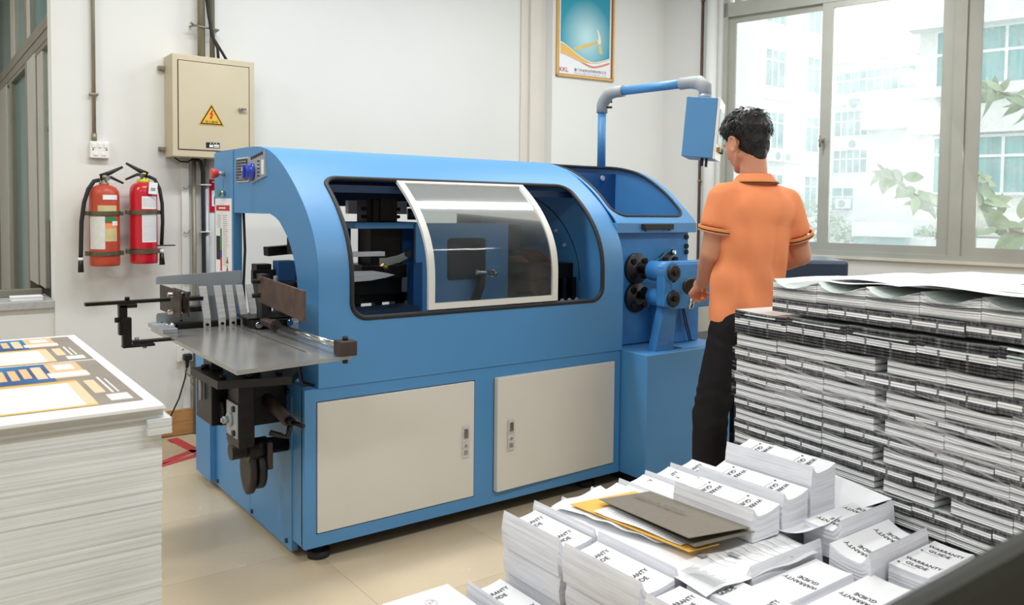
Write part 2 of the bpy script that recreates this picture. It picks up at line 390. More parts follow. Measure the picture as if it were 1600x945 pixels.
def cdt_panel(outline, holes, fmap, m, name, parent, spacing=0.03, thick=0.004, smooth=True, matin=None):
    """curved sheet: 2-D outline with holes, triangulated, mapped to 3-D and given thickness"""
    pts, edges = [], []
    def dn(loop):
        out = []
        for i in range(len(loop)):
            a, b = Vector(loop[i]), Vector(loop[(i + 1) % len(loop)]); n = max(1, int((b - a).length / spacing))
            out += [a.lerp(b, k / n) for k in range(n)]
        return out
    outline = dn(outline); holes = [dn(h) for h in holes]
    def add(loop):
        i0 = len(pts); pts.extend(Vector(p) for p in loop); n = len(loop); edges.extend((i0 + i, i0 + (i + 1) % n) for i in range(n))
    add(outline)
    for h in holes: add(h)
    def inside(p, loop):
        c = False; j = len(loop) - 1
        for i in range(len(loop)):
            a, b = loop[i], loop[j]
            if (a[1] > p[1]) != (b[1] > p[1]) and p[0] < (b[0] - a[0]) * (p[1] - a[1]) / (b[1] - a[1]) + a[0]: c = not c
            j = i
        return c
    x0, x1 = min(p[0] for p in outline), max(p[0] for p in outline); y0, y1 = min(p[1] for p in outline), max(p[1] for p in outline)
    ny = max(1, int((y1 - y0) / spacing)); nx = max(1, int((x1 - x0) / (spacing * 2)))
    ed = [p for p in pts]
    for j in range(1, ny):
        for i in range(1, nx):
            p = (x0 + (x1 - x0) * i / nx, y0 + (y1 - y0) * j / ny)
            if inside(p, outline) and not any(inside(p, h) for h in holes) and min((Vector(p) - e).length for e in ed) > spacing * .4: pts.append(Vector(p))
    vo, eo, fo, *_ = delaunay_2d_cdt(pts, edges, [], 0, 1e-6)
    bm = bmesh.new(); vs = [bm.verts.new(Vector(fmap(v.x, v.y))) for v in vo]
    for f in fo:
        c = sum((vo[i] for i in f), Vector((0, 0))) / len(f)
        q_ = [vo[i] for i in f]
        if len(f) == 3 and abs((q_[1] - q_[0]).cross(q_[2] - q_[0])) < 2e-4 * max((q_[1] - q_[0]).length, (q_[2] - q_[0]).length, (q_[2] - q_[1]).length): continue
        if inside(c, outline) and not any(inside(c, h) for h in holes):
            try: bm.faces.new([vs[i] for i in f])
            except ValueError: pass
    bmesh.ops.delete(bm, geom=[v for v in bm.verts if not v.link_faces], context='VERTS')
    bmesh.ops.recalc_face_normals(bm, faces=bm.faces)
    if thick: thicken(bm, thick)
    me = bpy.data.meshes.new(name); bm.to_mesh(me); bm.free(); me.materials.append(m)
    if smooth:
        me.shade_smooth()
        try: me.set_sharp_from_angle(angle=math.radians(35))
        except Exception: pass
    return link(name, me, parent)
def rrect(x0, x1, y0, y1, r, n=8):
    out = []
    for (cx, cy, a0) in ((x1 - r, y0 + r, -90), (x1 - r, y1 - r, 0), (x0 + r, y1 - r, 90), (x0 + r, y0 + r, 180)):
        for i in range(n + 1):
            a = math.radians(a0 + 90 * i / n); out.append((cx + r * math.cos(a), cy + r * math.sin(a)))
    return out

# ================================================================== STRUCTURE
CR = Vector((4.740, 4.704, 0)); WT = Vector((0.2243, -0.9745, 0)); WN = Vector((0.9745, 0.2243, 0))  # window wall: crease, direction to the front, outward normal
def wp(t, z, off=0.0):
    p = CR + WT * t + WN * off; return Vector((p.x, p.y, z))
def wbox(mb, t0, t1, o0, o1, z0, z1):
    c = [wp(t, z, o) for t in (t0, t1) for o in (o0, o1) for z in (z0, z1)]
    v = [mb.bm.verts.new(p) for p in c]
    for f in ((0, 1, 3, 2), (4, 6, 7, 5), (0, 4, 5, 1), (2, 3, 7, 6), (0, 2, 6, 4), (1, 5, 7, 3)): mb.bm.faces.new([v[i] for i in f])
    return mb
H = 3.3
fl = struct(MB().box(-4, 6.4, -3.5, 9.6, -0.12, -0.004).build('floor', mat('tile_grout', (190, 174, 146), 0.8)))
tile_me = MB().box(-0.2994, 0.2994, -0.2994, 0.2994, -0.004, 0).mesh('tile', M['floor'])
for i in range(-4, 9):
    for j in range(-3, 9):
        cx, cy = 0.895 + 0.6 * i, 0.30 + 0.6 * j
        if cx > 5.6 or cx < -1.7 or cy < -1.6 or cy > 5.0: continue
        if cy > 4.69: pass
        t = link('tile', tile_me, fl); t.location = (cx, cy, 0)
struct(MB().box(-4, 6.4, -3.5, 9.6, H, H + .1).build('ceiling', M['wall']))
struct(MB().box(0.61, 3.60, 4.97, 5.10, 0, H).build('wall_back', M['wall']))
struct(MB().box(3.535, 3.60, 4.955, 4.972, 0, H).box(3.60, 3.745, 4.93, 5.10, 0, H).build('trim_1', mat('pilaster_paint', (222, 216, 206), 0.8, var=0.03, vscale=4)))
a8 = math.radians(8); e8 = Vector((math.cos(a8), -math.sin(a8), 0)); n8 = Vector((-math.sin(a8), -math.cos(a8), 0))
p0 = Vector((3.737, 4.845, 0))
mb = MB(); q = [p0, CR.copy(), CR + Vector((.3, .2, 0)), Vector((3.737, 5.1, 0))]
mb.prism([(v.x, v.y) for v in q], 'z', 0, H); struct(mb.build('wall_alcove', M['wall']))
mb = MB(); wbox(mb, 0, 0.51, 0, .2, 0, H); wbox(mb, .51, 6.5, 0, .2, 0, 1.0); wbox(mb, .51, 6.5, 0, .2, 3.15, H); wbox(mb, 6.0, 8.6, 0, .2, 0, H)
struct(mb.build('wall_right', M['wall2']))
struct(MB().box(-4.1, -4, -3.5, 9.6, 0, H).build('wall_left', M['wall2']))
struct(MB().box(-4.1, 7, -3.6, -3.5, 0, H).build('wall_front', M['wall2']))
struct(MB().box(-4.1, 0.75, 9.5, 9.6, 0, H).build('wall_far', M['wall2']))
# half wall with ledge left of the back wall
struct(MB().box(-4, 0.61, 4.99, 5.09, 0, 0.755).build('wall_low', M['wall2']))
struct(MB().box(-4, 0.612, 4.97, 5.36, 0.755, 0.795, bev=0.004).build('trim_2', mat('grey_stone_ledge', (178, 180, 178), 0.4, var=0.12, vscale=30)))
# baseboard
struct(MB().box(0.61, 3.535, 4.955, 4.97, 0, 0.145, bev=0.003).build('baseboard_back', M['wood']))
# left glazed partition (plane x = .66, receding)
wl = thing('window_1', (0.66, 5.4, 0.0), None, None); wl['kind'] = 'structure'
mb = MB()
mb.box(.64, .70, 5.12, 9.4, 2.20, 2.335, bev=.004)
mb.box(.635, .655, 5.12, 9.4, 2.255, 2.275)
mb.build('frame', M['aluold'], wl)
for (y0, y1, z0, z1, m) in ((6.36, 6.44, 0.5, 3.2, 'aluold'), (7.34, 7.44, 0.5, 2.2, 'aluold'), (8.5, 8.6, 0.4, 3.2, 'aluold'),
                            (5.94, 6.34, 0.795, 2.20, 'alupale'), (7.66, 8.36, 0.5, 2.2, 'alupale'), (6.16, 6.32, 2.33, 3.2, 'alupale'), (7.05, 7.3, 2.33, 3.2, 'alupale')):
    MB().box(.642, .70, y0, y1, z0, z1, bev=.004).build('mullion', M[m], wl)
MB().box(.648, .70, 5.66, 5.90, 0.795, 2.20, bev=.006).build('mullion', M['alupale'], wl)
MB().box(.645, .70, 5.12, 9.4, 2.175, 2.205).build('transom', M['aluold'], wl)
for (y0, y1, z0, z1) in ((5.12, 6.36, 2.335, 3.2), (6.44, 8.5, 2.335, 3.2), (8.6, 9.4, 2.335, 3.2), (6.44, 7.34, .5, 2.2), (8.6, 9.4, .5, 2.2), (7.44, 7.66, 1.1, 2.2)):
    MB().box(.672, .68, y0, y1, z0, z1).build('pane', M['glassteal'], wl)
MB().box(.672, .68, 5.1, 5.7, 1.20, 2.2).build('pane', mat('pale_teal_glass', (150, 188, 188), 0.15, var=.3, vscale=6, spec=.8), wl)
MB().box(.672, .68, 5.1, 5.95, .795, 1.19).box(.672, .68, 8.36, 8.5, .4, 2.2).box(.672, .68, 7.44, 7.66, .5, 1.1).build('blind', M['darkgap'], wl)
MB().box(.668, .685, 5.1, 5.68, 1.715, 1.735).build('glazing_bar', M['aluold'], wl)
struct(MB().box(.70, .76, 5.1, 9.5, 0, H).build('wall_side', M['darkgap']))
# right windows -------------------------------------------------------
wr = thing('window_2', wp(2.2, 1.0), None, None); wr['kind'] = 'structure'
mb = MB()
wbox(mb, .51, 6.0, .02, .10, 2.757, 2.86); wbox(mb, .51, 6.0, .0, .12, 1.0, 1.035); wbox(mb, .51, .545, .02, .1, 1.03, 3.15); wbox(mb, .51, 6.0, .02, .1, 3.10, 3.15)
wbox(mb, 2.145, 2.215, .01, .10, 1.03, 3.15); wbox(mb, 4.2, 4.27, .01, .10, 1.03, 3.15)
mb.build('frame', M['alu'], wr)
def sash(t0, t1, off, z0=1.035, z1=2.757, st=.05, bot=.055):
    mb = MB(); o0, o1 = off, off + .028
    wbox(mb, t0, t0 + st, o0, o1, z0, z1); wbox(mb, t1 - st, t1, o0, o1, z0, z1); wbox(mb, t0 + st, t1 - st, o0, o1, z0, z0 + bot); wbox(mb, t0 + st, t1 - st, o0, o1, z1 - .04, z1)
    s = mb.build('sash', M['alu'], wr)
    mb = MB(); wbox(mb, t0 + st, t1 - st, off + .012, off + .016, z0 + bot, z1 - .04); mb.build('pane', M['windowglass'], s)
    return s
s1 = sash(.545, 1.345, .055); s2 = sash(1.275, 2.145, .025, st=.075); s3 = sash(2.215, 3.26, .025, st=.085); sash(3.2, 4.2, .055); sash(4.27, 5.3, .025); sash(5.25, 6.0, .055)
for (t0, t1) in ((.60, 2.14), (2.22, 4.2), (4.27, 6.0)):
    mb = MB(); wbox(mb, t0, t1, .05, .054, 2.86, 3.10); mb.build('pane', M['windowglass'], wr)
mb = MB(); wbox(mb, .60, .65, .02, .09, 2.86, 3.1); mb.build('mullion', M['alu'], wr)
lt = MB(); c = wp(1.30, 1.80, .0)
lt.cyl(c + WN * .03, c - WN * .03, .012, .012, 12); lt.cyl(c - WN * .025 - Vector((0, 0, .045)), c - WN * .028 + Vector((0, 0, .035)), .009, .006, 10); lt.cyl(c - WN * .02, c - WN * .02 + WT * .035 + Vector((0, 0, .012)), .007, .004, 8)
lt.build('latch', M['aluold'], s2)
mb = MB(); wbox(mb, .51, 6.0, -.03, .02, .985, 1.002); struct(mb.build('trim_3', mat('window_sill_paint', (206, 203, 190), .6, var=.08, vscale=9)))

# ================================================================== OUTSIDE (far buildings, hedge, leaves)
def far_window(mb_parent, P, x0, x1, z0, z1, cols, transom=None, pane='farpane', fr=.06):
    """P(u, z, off) -> point on a facade; window as frame + panes"""
    def bx(mb, a, b, c, d, o0, o1):
        cs = [P(u, z, o) for u in (a, b) for o in (o0, o1) for z in (c, d)]; v = [mb.bm.verts.new(p) for p in cs]
        for f in ((0, 1, 3, 2), (4, 6, 7, 5), (0, 4, 5, 1), (2, 3, 7, 6), (0, 2, 6, 4), (1, 5, 7, 3)): mb.bm.faces.new([v[i] for i in f])
    mb = MB(); bx(mb, x0 - fr, x0, z0 - fr, z1 + fr, -.03, .04); bx(mb, x1, x1 + fr, z0 - fr, z1 + fr, -.03, .04); bx(mb, x0, x1, z0 - fr, z0, -.03, .04); bx(mb, x0, x1, z1, z1 + fr, -.03, .04)
    for i in range(1, cols): 
        u = x0 + (x1 - x0) * i / cols; bx(mb, u - fr / 2, u + fr / 2, z0, z1, -.02, .03)
    if transom: zt = z0 + (z1 - z0) * transom; bx(mb, x0, x1, zt - fr / 2, zt + fr / 2, -.025, .035)
    w_ = mb.build('window', M['farframe'], mb_parent)
    for i in range(cols):
        a = x0 + (x1 - x0) * i / cols + fr / 2 * (i > 0); b = x0 + (x1 - x0) * (i + 1) / cols - fr / 2 * (i < cols - 1)
        mb = MB(); bx(mb, a, b, z0, z1, .0, .01); mb.build('pane', M[pane], w_)
    return w_
def ac_unit(parent, P, u, z, s=1.0, outw=-1):
    mb = MB(); cs = [P(u + a * .8 * s, z + c * .6 * s, outw * b * .35) for a in (0, 1) for b in (0, 1) for c in (0, 1)]; v = [mb.bm.verts.new(p) for p in cs]
    for f in ((0, 1, 3, 2), (4, 6, 7, 5), (0, 4, 5, 1), (2, 3, 7, 6), (0, 2, 6, 4), (1, 5, 7, 3)): mb.bm.faces.new([v[i] for i in f])
    o = mb.build('air_conditioner', M['farframe'], parent)
    mb = MB(); c = P(u + .4 * s, z + .3 * s, outw * .352); c2 = P(u + .4 * s, z + .3 * s, outw * .37); mb.lathe(c, [(.22 * s, 0), (.22 * s, .012), (.16 * s, .012), (.05 * s, .02)], 20, tuple(Vector(c2) - Vector(c))); mb.build('fan_guard', M['farpane'], o)
YA = 22.0
PA = lambda u, z, o=0: Vector((u, YA + o, z))
bA = thing('office_building', (30, YA, 0), 'white office building with small three-light windows, behind the left window sash', 'building')
MB().box(26.9, 32.9, YA + .02, YA + 8, -1, 15).build('wall', M['facade'], bA)
MB().box(25.2, 26.9, YA - .8, YA + 8, -1, 15).build('stair_tower', mat('grey_white_facade', (226, 230, 230), .9), bA)
MB().box(26.9, 32.9, YA - .06, YA + .02, 6.0, 6.12).box(26.9, 32.9, YA - .06, YA + .02, 3.4, 3.5).build('ledge', M['facade'], bA)
for (z0, z1) in ((1.33, 2.86), (3.97, 5.47), (6.55, 8.06), (9.18, 10.7)):
    far_window(bA, PA, 28.15, 29.42, z0, z1, 3, .72); far_window(bA, PA, 31.03, 31.9, z0, z1, 2, .72)
ac_unit(bA, PA, 28.35, 3.42, .75); ac_unit(bA, PA, 29.05, 3.42, .7)
B0 = Vector((36.014, 24.0, 0)); dB = Vector((0.0958, -0.9954, 0)); nBo = Vector((-0.9954, -0.0958, 0))
PB = lambda u, z, o=0: Vector(((B0 + dB * u + nBo * -o).x, (B0 + dB * u + nBo * -o).y, z))
def fbox(P, a, b, o0, o1, z0, z1, name, m, parent):
    mb = MB(); cs = [P(u, z, o) for u in (a, b) for o in (o0, o1) for z in (z0, z1)]; v = [mb.bm.verts.new(p) for p in cs]
    for f in ((0, 1, 3, 2), (4, 6, 7, 5), (0, 4, 5, 1), (2, 3, 7, 6), (0, 2, 6, 4), (1, 5, 7, 3)): mb.bm.faces.new([v[i] for i in f])
    return mb.build(name, m, parent)
bB = thing('factory_building', tuple(PB(2, 0)), 'low white building with a long window strip and air conditioners, behind the middle pane', 'building')
fbox(PB, -1.9, 12, .02, 8, -1, 8.75, 'wall', M['facade'], bB)
fbox(PB, -1.0, 12, -.35, .0, 6.5, 6.85, 'ledge', M['facade'], bB); fbox(PB, 1.95, 12, -.9, .0, 5.2, 6.45, 'canopy', M['facade'], bB)
fbox(PB, -1.0, 12, -.35, .0, 8.55, 8.9, 'parapet', M['facade'], bB)
far_window(bB, PB, .15, 4.06, 7.1, 8.1, 10, .6); far_window(bB, PB, .14, 1.81, 5.05, 6.2, 5, .6); far_window(bB, PB, .12, 1.82, 3.25, 4.32, 5, .62); far_window(bB, PB, .1, 1.18, 1.43, 2.5, 2, .6)
ac_unit(bB, PB, .9, 6.25, .9); ac_unit(bB, PB, .9, 4.35, .85); ac_unit(bB, PB, .45, 1.5, .8)
C0 = Vector((13.483, 7.350, 0)); dC = Vector((0.2243, -0.9745, 0)); nCo = Vector((-0.9745, -0.2243, 0))
PC = lambda u, z, o=0: Vector(((C0 + dC * u - nCo * o).x, (C0 + dC * u - nCo * o).y, z))
bC = thing('annex_building', tuple(PC(2, 0)), 'white annex with wide teal curtained windows and thick ledges, behind the right pane', 'building')
fbox(PC, 0, 9, .03, 6, -1, 7, 'wall', M['facade'], bC)
for (z0, z1, o) in ((4.33, 4.62, -.35), (2.62, 3.22, -.18), (3.2, 3.32, -.4), (.95, 1.2, -.12)): fbox(PC, -.1, 9, o, .03, z0, z1, 'ledge', M['facade'], bC)
for (a, b, c, t) in ((.3, .80, 1, .7), (.88, 2.7, 4, .66), (2.85, 4.8, 4, .66)):
    far_window(bC, PC, a, b, 1.66, 2.55, c, t, 'farpaneteal', .045); far_window(bC, PC, a, b, 3.42, 4.30, c, .58, 'farpaneteal', .045)
lw = MB(); p = wp(.9, 0, 4.6)
lw = thing('garden_wall', (9.6, 6.2, 0), 'low white garden wall standing in front of the pale hedge', 'wall')
fbox(PC, -.42, .42, -1.8, -1.5, .94, 1.15, 'wall_block', M['facade'], lw); fbox(PC, .25, 1.6, -1.6, -1.45, -1, .95, 'step_block', M['facade'], lw); fbox(PC, -.38, .38, -1.75, -1.6, -1, .94, 'wall_post', M['farpane'], lw)
struct(MB().box(6.3, 60, -14, 40, -1.3, -1.0).build('ground', M['ground']))

def leaf_mesh(name, L, W, m, fold=.25, curl=.3):
    bm = bmesh.new(); n = 7; rows = []
    for i in range(n + 1):
        t = i / n; w_ = W * math.sin(PI * min(1, t ** .8 * 1.0)) * (1 - .25 * t); z = -curl * L * t * t
        rows.append([bm.verts.new((-w_ / 2, t * L, z + fold * w_ / 2)), bm.verts.new((0, t * L, z)), bm.verts.new((w_ / 2, t * L, z + fold * w_ / 2))])
    for a, b in zip(rows, rows[1:]):
        for k in range(2): bm.faces.new((a[k], a[k + 1], b[k + 1], b[k])).smooth = True
    bmesh.ops.remove_doubles(bm, verts=bm.verts, dist=1e-5)
    me = bpy.data.meshes.new(name); bm.to_mesh(me); bm.free(); me.materials.append(m); return me
LEAVES = [leaf_mesh('leaf', .36, .15, M['leaf']), leaf_mesh('leaf', .30, .14, M['leafpale'], .2, .15), leaf_mesh('leaf', .33, .155, M['leaf'], .35, .5)]
def branch(label, pts, n, spread, seed, sc=1.0):
    rnd = random.Random(seed); t = thing('leafy_branch', pts[0], label, 'plant', 'leafy branches outside the window')
    MB().tube(pts, [.012 * (1 - .6 * i / (len(pts) - 1)) for i in range(len(pts))], 8).build('stem', M['stem'], t)
    P = [Vector(p) for p in pts]
    for k in range(n):
        u = .12 + .88 * k / n; f = u * (len(P) - 1); i = min(int(f), len(P) - 2); p = P[i].lerp(P[i + 1], f - i); d = (P[i + 1] - P[i]).normalized()
        o = link('leaf', LEAVES[rnd.randrange(3)], t)
        side = 1 if k % 2 else -1
        dirv = (d * .5 + Vector((.6228, .7826, 0)).cross(Vector((0, 0, 1))) * side * rnd.uniform(.3, 1) + Vector((rnd.uniform(-.3, .3), rnd.uniform(-.3, .3), rnd.uniform(-.9, .5)))).normalized()
        nrm = Vector((-.62 + rnd.uniform(-.5, .5), -.78 + rnd.uniform(-.5, .5), rnd.uniform(-.1, .9)))
        x = dirv.cross(nrm).normalized(); z = x.cross(dirv).normalized()
        mw = Matrix((x, dirv, z)).transposed().to_4x4(); s_ = sc * rnd.uniform(.7, 1.15)
        o.matrix_basis = Matrix.Translation(p + Vector((rnd.uniform(-1, 1), rnd.uniform(-1, 1), rnd.uniform(-1, 1))) * spread) @ mw @ Matrix.Scale(s_, 4)
    return t
branch('rubber plant branch slanting down across the middle pane', [(5.984, 3.572, 1.685), (6.07, 3.50, 1.58), (6.2, 3.39, 1.46), (6.333, 3.273, 1.36), (6.45, 3.17, 1.30)], 26, .045, 3, .58)
branch('sparse branch hanging high in the right pane', [(6.98, 2.80, 2.12), (6.86, 2.9, 2.20), (6.72, 3.02, 2.27), (6.58, 3.13, 2.30)], 18, .05, 5, .64)
branch('dense leafy branch low in the right pane', [(6.95, 2.78, 1.13), (6.82, 2.88, 1.17), (6.68, 3.0, 1.25), (6.54, 3.11, 1.33)], 30, .09, 8, .64)
branch('upright young shoots beside the mullion of the right pane', [(6.62, 3.03, 1.20), (6.60, 3.06, 1.36), (6.58, 3.08, 1.50), (6.57, 3.10, 1.66)], 28, .06, 9, .66)
rnd = random.Random(2)
hb = bmesh.new()
for k in range(7000):
    u = rnd.uniform(-6.5, 2.5); hgt = .95 + .42 * noise.noise(Vector((u * 1.1, 3, 0))) + (.55 if -5.2 < u < -.6 else 0) * (.6 + .4 * math.sin(u * 2.1))
    o = rnd.uniform(-1.3, -.3); z = hgt * (1 - rnd.random() ** 2 * .9) if rnd.random() < .8 else rnd.uniform(-.5, hgt)
    c = PC(u, z + rnd.uniform(-.1, .1), o); s_ = rnd.uniform(.035, .07)
    a = Vector((rnd.uniform(-1, 1), rnd.uniform(-1, 1), rnd.uniform(-1, 1))).normalized(); b = a.orthogonal().normalized()
    vs = [hb.verts.new(c + a * s_), hb.verts.new(c + b * s_ * .5), hb.verts.new(c - a * s_), hb.verts.new(c - b * s_ * .5)]; hb.faces.new(vs)
me = bpy.data.meshes.new('hedge_foliage'); hb.to_mesh(me); hb.free(); me.materials.append(M['leafbush'])
hd = thing('garden_hedge', tuple(PC(-2, 0, -.8)), 'pale clipped hedge of small leaves behind the low garden wall', 'hedge')
h_ = link('foliage', me, hd); h_['kind'] = 'stuff'
MB().tube([PC(-3, -.9, -.7), PC(-2.9, .2, -.7), PC(-3.1, .9, -.8)], [.05, .04, .02], 8).build('stem', M['stem'], hd)

# ================================================================== WALL OBJECTS
YW = 4.97
t = thing('conduit', (.795, 4.955, 1.63), 'thin galvanised conduit running down the wall to the white switch', 'pipe')
MB().cyl((.795, 4.95, 1.66), (.797, 4.95, 3.29), .0095).build('tube', M['pipe'], t)
MB().cyl((.795, 4.95, 1.625), (.795, 4.95, 1.665), .013).build('socket_joint', M['pipe'], t)
for z in (1.868, 2.75): MB().box(.775, .817, 4.94, 4.97, z - .006, z + .006, bev=.002).build('clip', M['pipe'], t)
t = thing('wall_switch', (.818, 4.95, 1.535), 'square white switch plate under the thin conduit, above the faded extinguisher', 'switch')
MB().box(.773, .864, 4.935, 4.97, 1.535, 1.622, bev=.004).build('plate', M['white'], t)
for x in (.79, .818, .846): MB().box(x - .008, x + .008, 4.930, 4.936, 1.59, 1.61, bev=.001).build('rocker', M['white'], t)
for x in (.787, .849): MB().cyl((x, 4.934, 1.579), (x, 4.937, 1.579), .004, seg=10).build('screw', M['black'], t)
for x in (.80, .836): MB().box(x - .010, x + .010, 4.931, 4.936, 1.548, 1.562, bev=.001).build('rocker', M['white'], t)

t = thing('electrical_cabinet', (1.36, 4.97, 1.56), 'cream steel electrical cabinet with a yellow triangular warning sign, hung on the wall', 'cabinet')
bx0, bx1, by0, bz0, bz1 = 1.14, 1.573, 4.795, 1.556, 2.104
mb = MB().box(bx0, bx1, by0, YW, bz0, bz1, bev=.004); mb.build('body', M['boxcream'], t)
mb = MB().box(1.170, 1.540, by0 - .006, by0 + .004, bz0 + .040, bz1 - .035, bev=.003)
d = mb.build('door', M['boxcream'], t)
mb = MB()
for (a, b, c, e) in ((1.166, 1.544, bz1 - .035, bz1 - .031), (1.166, 1.544, bz0 + .036, bz0 + .040), (1.166, 1.170, bz0 + .036, bz1 - .031), (1.540, 1.544, bz0 + .036, bz1 - .031)): mb.box(a, b, by0 - .0012, by0 + .002, c, e)
mb.build('door_gap', M['darkgap'], t)
mb = MB().cyl((1.492, by0 - .003, 1.832), (1.492, by0 - .022, 1.832), .012).box(1.486, 1.522, by0 - .028, by0 - .018, 1.828, 1.84, bev=.003)
link('latch', mb.mesh('latch', M['chrome']), d)
for z in (1.60, 2.06 - .02):
    MB().box(bx0 - .035, bx0 + .002, 4.945, 4.965, z - .012, z + .012, bev=.003).cyl((bx0 - .022, 4.93, z), (bx0 - .022, 4.97, z), .008).build('mounting_lug', M['pipe'], t)
mb = MB(); y_ = by0 - .0075
mb.prism([(1.270, 1.733), (1.405, 1.733), (1.3375, 1.852)], 'y', y_ - .0006, y_); sg = mb.build('warning_sign', M['yellow'], t)
mb = MB()
def tri(s_): 
    cx, cz = 1.3375, 1.7727; return [(cx - .0675 * s_, cz - .0397 * s_), (cx + .0675 * s_, cz - .0397 * s_), (cx, cz + .0793 * s_)]
A_, B_ = tri(.90), tri(.74)
for i in range(3):
    j = (i + 1) % 3; mb.quad((A_[i][0], y_ - .001, A_[i][1]), (A_[j][0], y_ - .001, A_[j][1]), (B_[j][0], y_ - .001, B_[j][1]), (B_[i][0], y_ - .001, B_[i][1]))
link('sign_border', mb.mesh('sign_border', M['inkblack'], recalc=False), sg)
mb = MB(); yy = y_ - .0012
mb.bm.faces.new([mb.bm.verts.new(Vector((x, yy, z))) for x, z in ((1.339, 1.815), (1.326, 1.790), (1.336, 1.792), (1.330, 1.776), (1.326, 1.777), (1.334, 1.764), (1.343, 1.777), (1.339, 1.777), (1.349, 1.798), (1.339, 1.796), (1.346, 1.815))])
link('lightning_bolt', mb.mesh('lightning_bolt', M['inkred'], recalc=False), sg)
text_part('lettering', '当心触电', (1.3375, yy, 1.746), (1, 0, 0), (0, 0, 1), .016, M['inkblack'], sg, 'CENTER', .066)
mb = MB().box(1.308, 1.38, by0 - .009, by0 - .006, 1.610, 1.640, bev=.002); nm = mb.build('maker_plate', M['black'], t)
link('plate_marks', MB().box(1.325, 1.345, by0 - .0098, by0 - .009, 1.614, 1.627).box(1.349, 1.376, by0 - .0098, by0 - .009, 1.621, 1.629).box(1.349, 1.376, by0 - .0098, by0 - .009, 1.613, 1.618).box(1.330, 1.334, by0 - .0098, by0 - .009, 1.632, 1.637).box(1.345, 1.349, by0 - .0098, by0 - .009, 1.632, 1.637).box(1.36, 1.364, by0 - .0098, by0 - .009, 1.632, 1.637).mesh('plate_marks', M['paper']), nm)

for x, r, l in ((1.317, .020, 'thick weathered conduit rising above the cream cabinet, the left of the pair'), (1.375, .014, 'slimmer conduit rising above the cream cabinet, the right of the pair')):
    t = thing('conduit', (x, 4.9, 2.10), l, 'pipe')
    MB().cyl((x, 4.90, 2.095), (x, 4.90, 3.29), r).build('tube', M['pipe'], t)
t = thing('pipe_clamp', (1.33, 4.9, 2.28), 'small rusty strap clamp holding the two conduits above the cabinet', 'clamp')
MB().tube([(1.275, 4.965, 2.29), (1.285, 4.88, 2.283), (1.317, 4.874, 2.278), (1.375, 4.880, 2.276), (1.405, 4.89, 2.276), (1.41, 4.965, 2.278)], .006, 8).build('strap', M['pipe'], t)
MB().cyl((1.275, 4.90, 2.289), (1.262, 4.895, 2.297), .007).build('bolt', M['pipe'], t)
for pts, l in (([(1.345, 4.86, 2.72), (1.343, 4.86, 2.44), (1.346, 4.865, 2.36), (1.362, 4.87, 2.25), (1.395, 4.87, 2.17), (1.40, 4.87, 2.10)], 'black cable curving steeply down into the cabinet top beside the conduits'),
             ([(1.337, 4.868, 2.72), (1.336, 4.868, 2.44), (1.35, 4.868, 2.33), (1.375, 4.87, 2.22), (1.42, 4.87, 2.15), (1.45, 4.87, 2.10)], 'black cable swinging wide to the right above the cabinet')):
    tag(MB().tube(pts, .008, 8).build('power_cable', M['rubber']), l, 'cable')
# below the cabinet
tag(MB().cyl((1.284, 4.945, 0), (1.284, 4.945, 1.557), .011).build('conduit', M['aluold']), 'dark steel conduit dropping from the cabinet to the floor', 'pipe')
tag(MB().cyl((1.352, 4.945, 0), (1.352, 4.945, 1.557), .014).build('conduit', M['zinc']), 'grey conduit with cable ties nearest the blue machine', 'pipe')
t = thing('power_cable', (1.328, 4.93, 1.4), 'thick black cable tied along the grey conduit under the cabinet', 'cable')
MB().tube([(1.285, 4.93, 1.556), (1.315, 4.92, 1.54), (1.327, 4.925, 1.48), (1.330, 4.93, 1.2), (1.332, 4.93, .6), (1.33, 4.935, .02)], .0105, 8).build('cable_sheath', M['rubber'], t)
for z in (1.41, 1.145): MB().box(1.314, 1.37, 4.915, 4.962, z - .003, z + .003, bev=.001).build('cable_tie', M['white'], t)
tag(MB().tube([(1.18, 4.935, 1.557), (1.21, 4.93, 1.535), (1.25, 4.93, 1.535), (1.28, 4.935, 1.555)], .004, 8).build('power_cable', M['rubber']), 'thin black wire looping under the cabinet', 'cable')
t = thing('wiring_trunk', (1.235, 4.96, .8), 'cream plastic wiring trunk with hooks beside the dark conduit', 'trunking')
MB().box(1.222, 1.262, 4.955, 4.97, .146, 1.53, bev=.002).build('cover_strip', M['pipewhite'], t)
for z in (1.393, 1.145, .87): MB().tube([(1.232, 4.95, z), (1.24, 4.94, z - .01), (1.255, 4.94, z), (1.262, 4.95, z + .01)], .003, 6).build('hook', M['pipe'], t)
t = thing('warning_notice', (1.39, 4.965, 1.26), 'red notice with a white square on the wall beside the blue machine column', 'notice')
MB().box(1.360, 1.50, 4.963, 4.969, 1.258, 1.443, bev=.001).build('board', M['red'], t)
MB().box(1.385, 1.475, 4.9615, 4.9632, 1.29, 1.38).build('white_square', M['paper'], t)
MB().box(1.387, 1.40, 4.9605, 4.9616, 1.425, 1.431).box(1.405, 1.42, 4.9605, 4.9632, 1.425, 1.431).build('lettering', M['paper'], t)
MB().tube([(1.40, 4.961, 1.30), (1.40, 4.961, 1.345), (1.415, 4.961, 1.365), (1.435, 4.961, 1.345), (1.435, 4.961, 1.30)], .003, 6).build('hand_symbol', M['inkblack'], t)
t = thing('wall_socket', (1.235, 4.955, .42), 'white wall socket low on the wall behind the feed table', 'socket')
MB().box(1.193, 1.283, 4.945, 4.97, .415, .512, bev=.004).build('plate', M['white'], t)
for x, z in ((1.22, .485), (1.235, .492), (1.25, .485)): MB().cyl((x, 4.9435, z), (x, 4.946, z), .004, seg=8).build('socket_hole', M['black'], t)
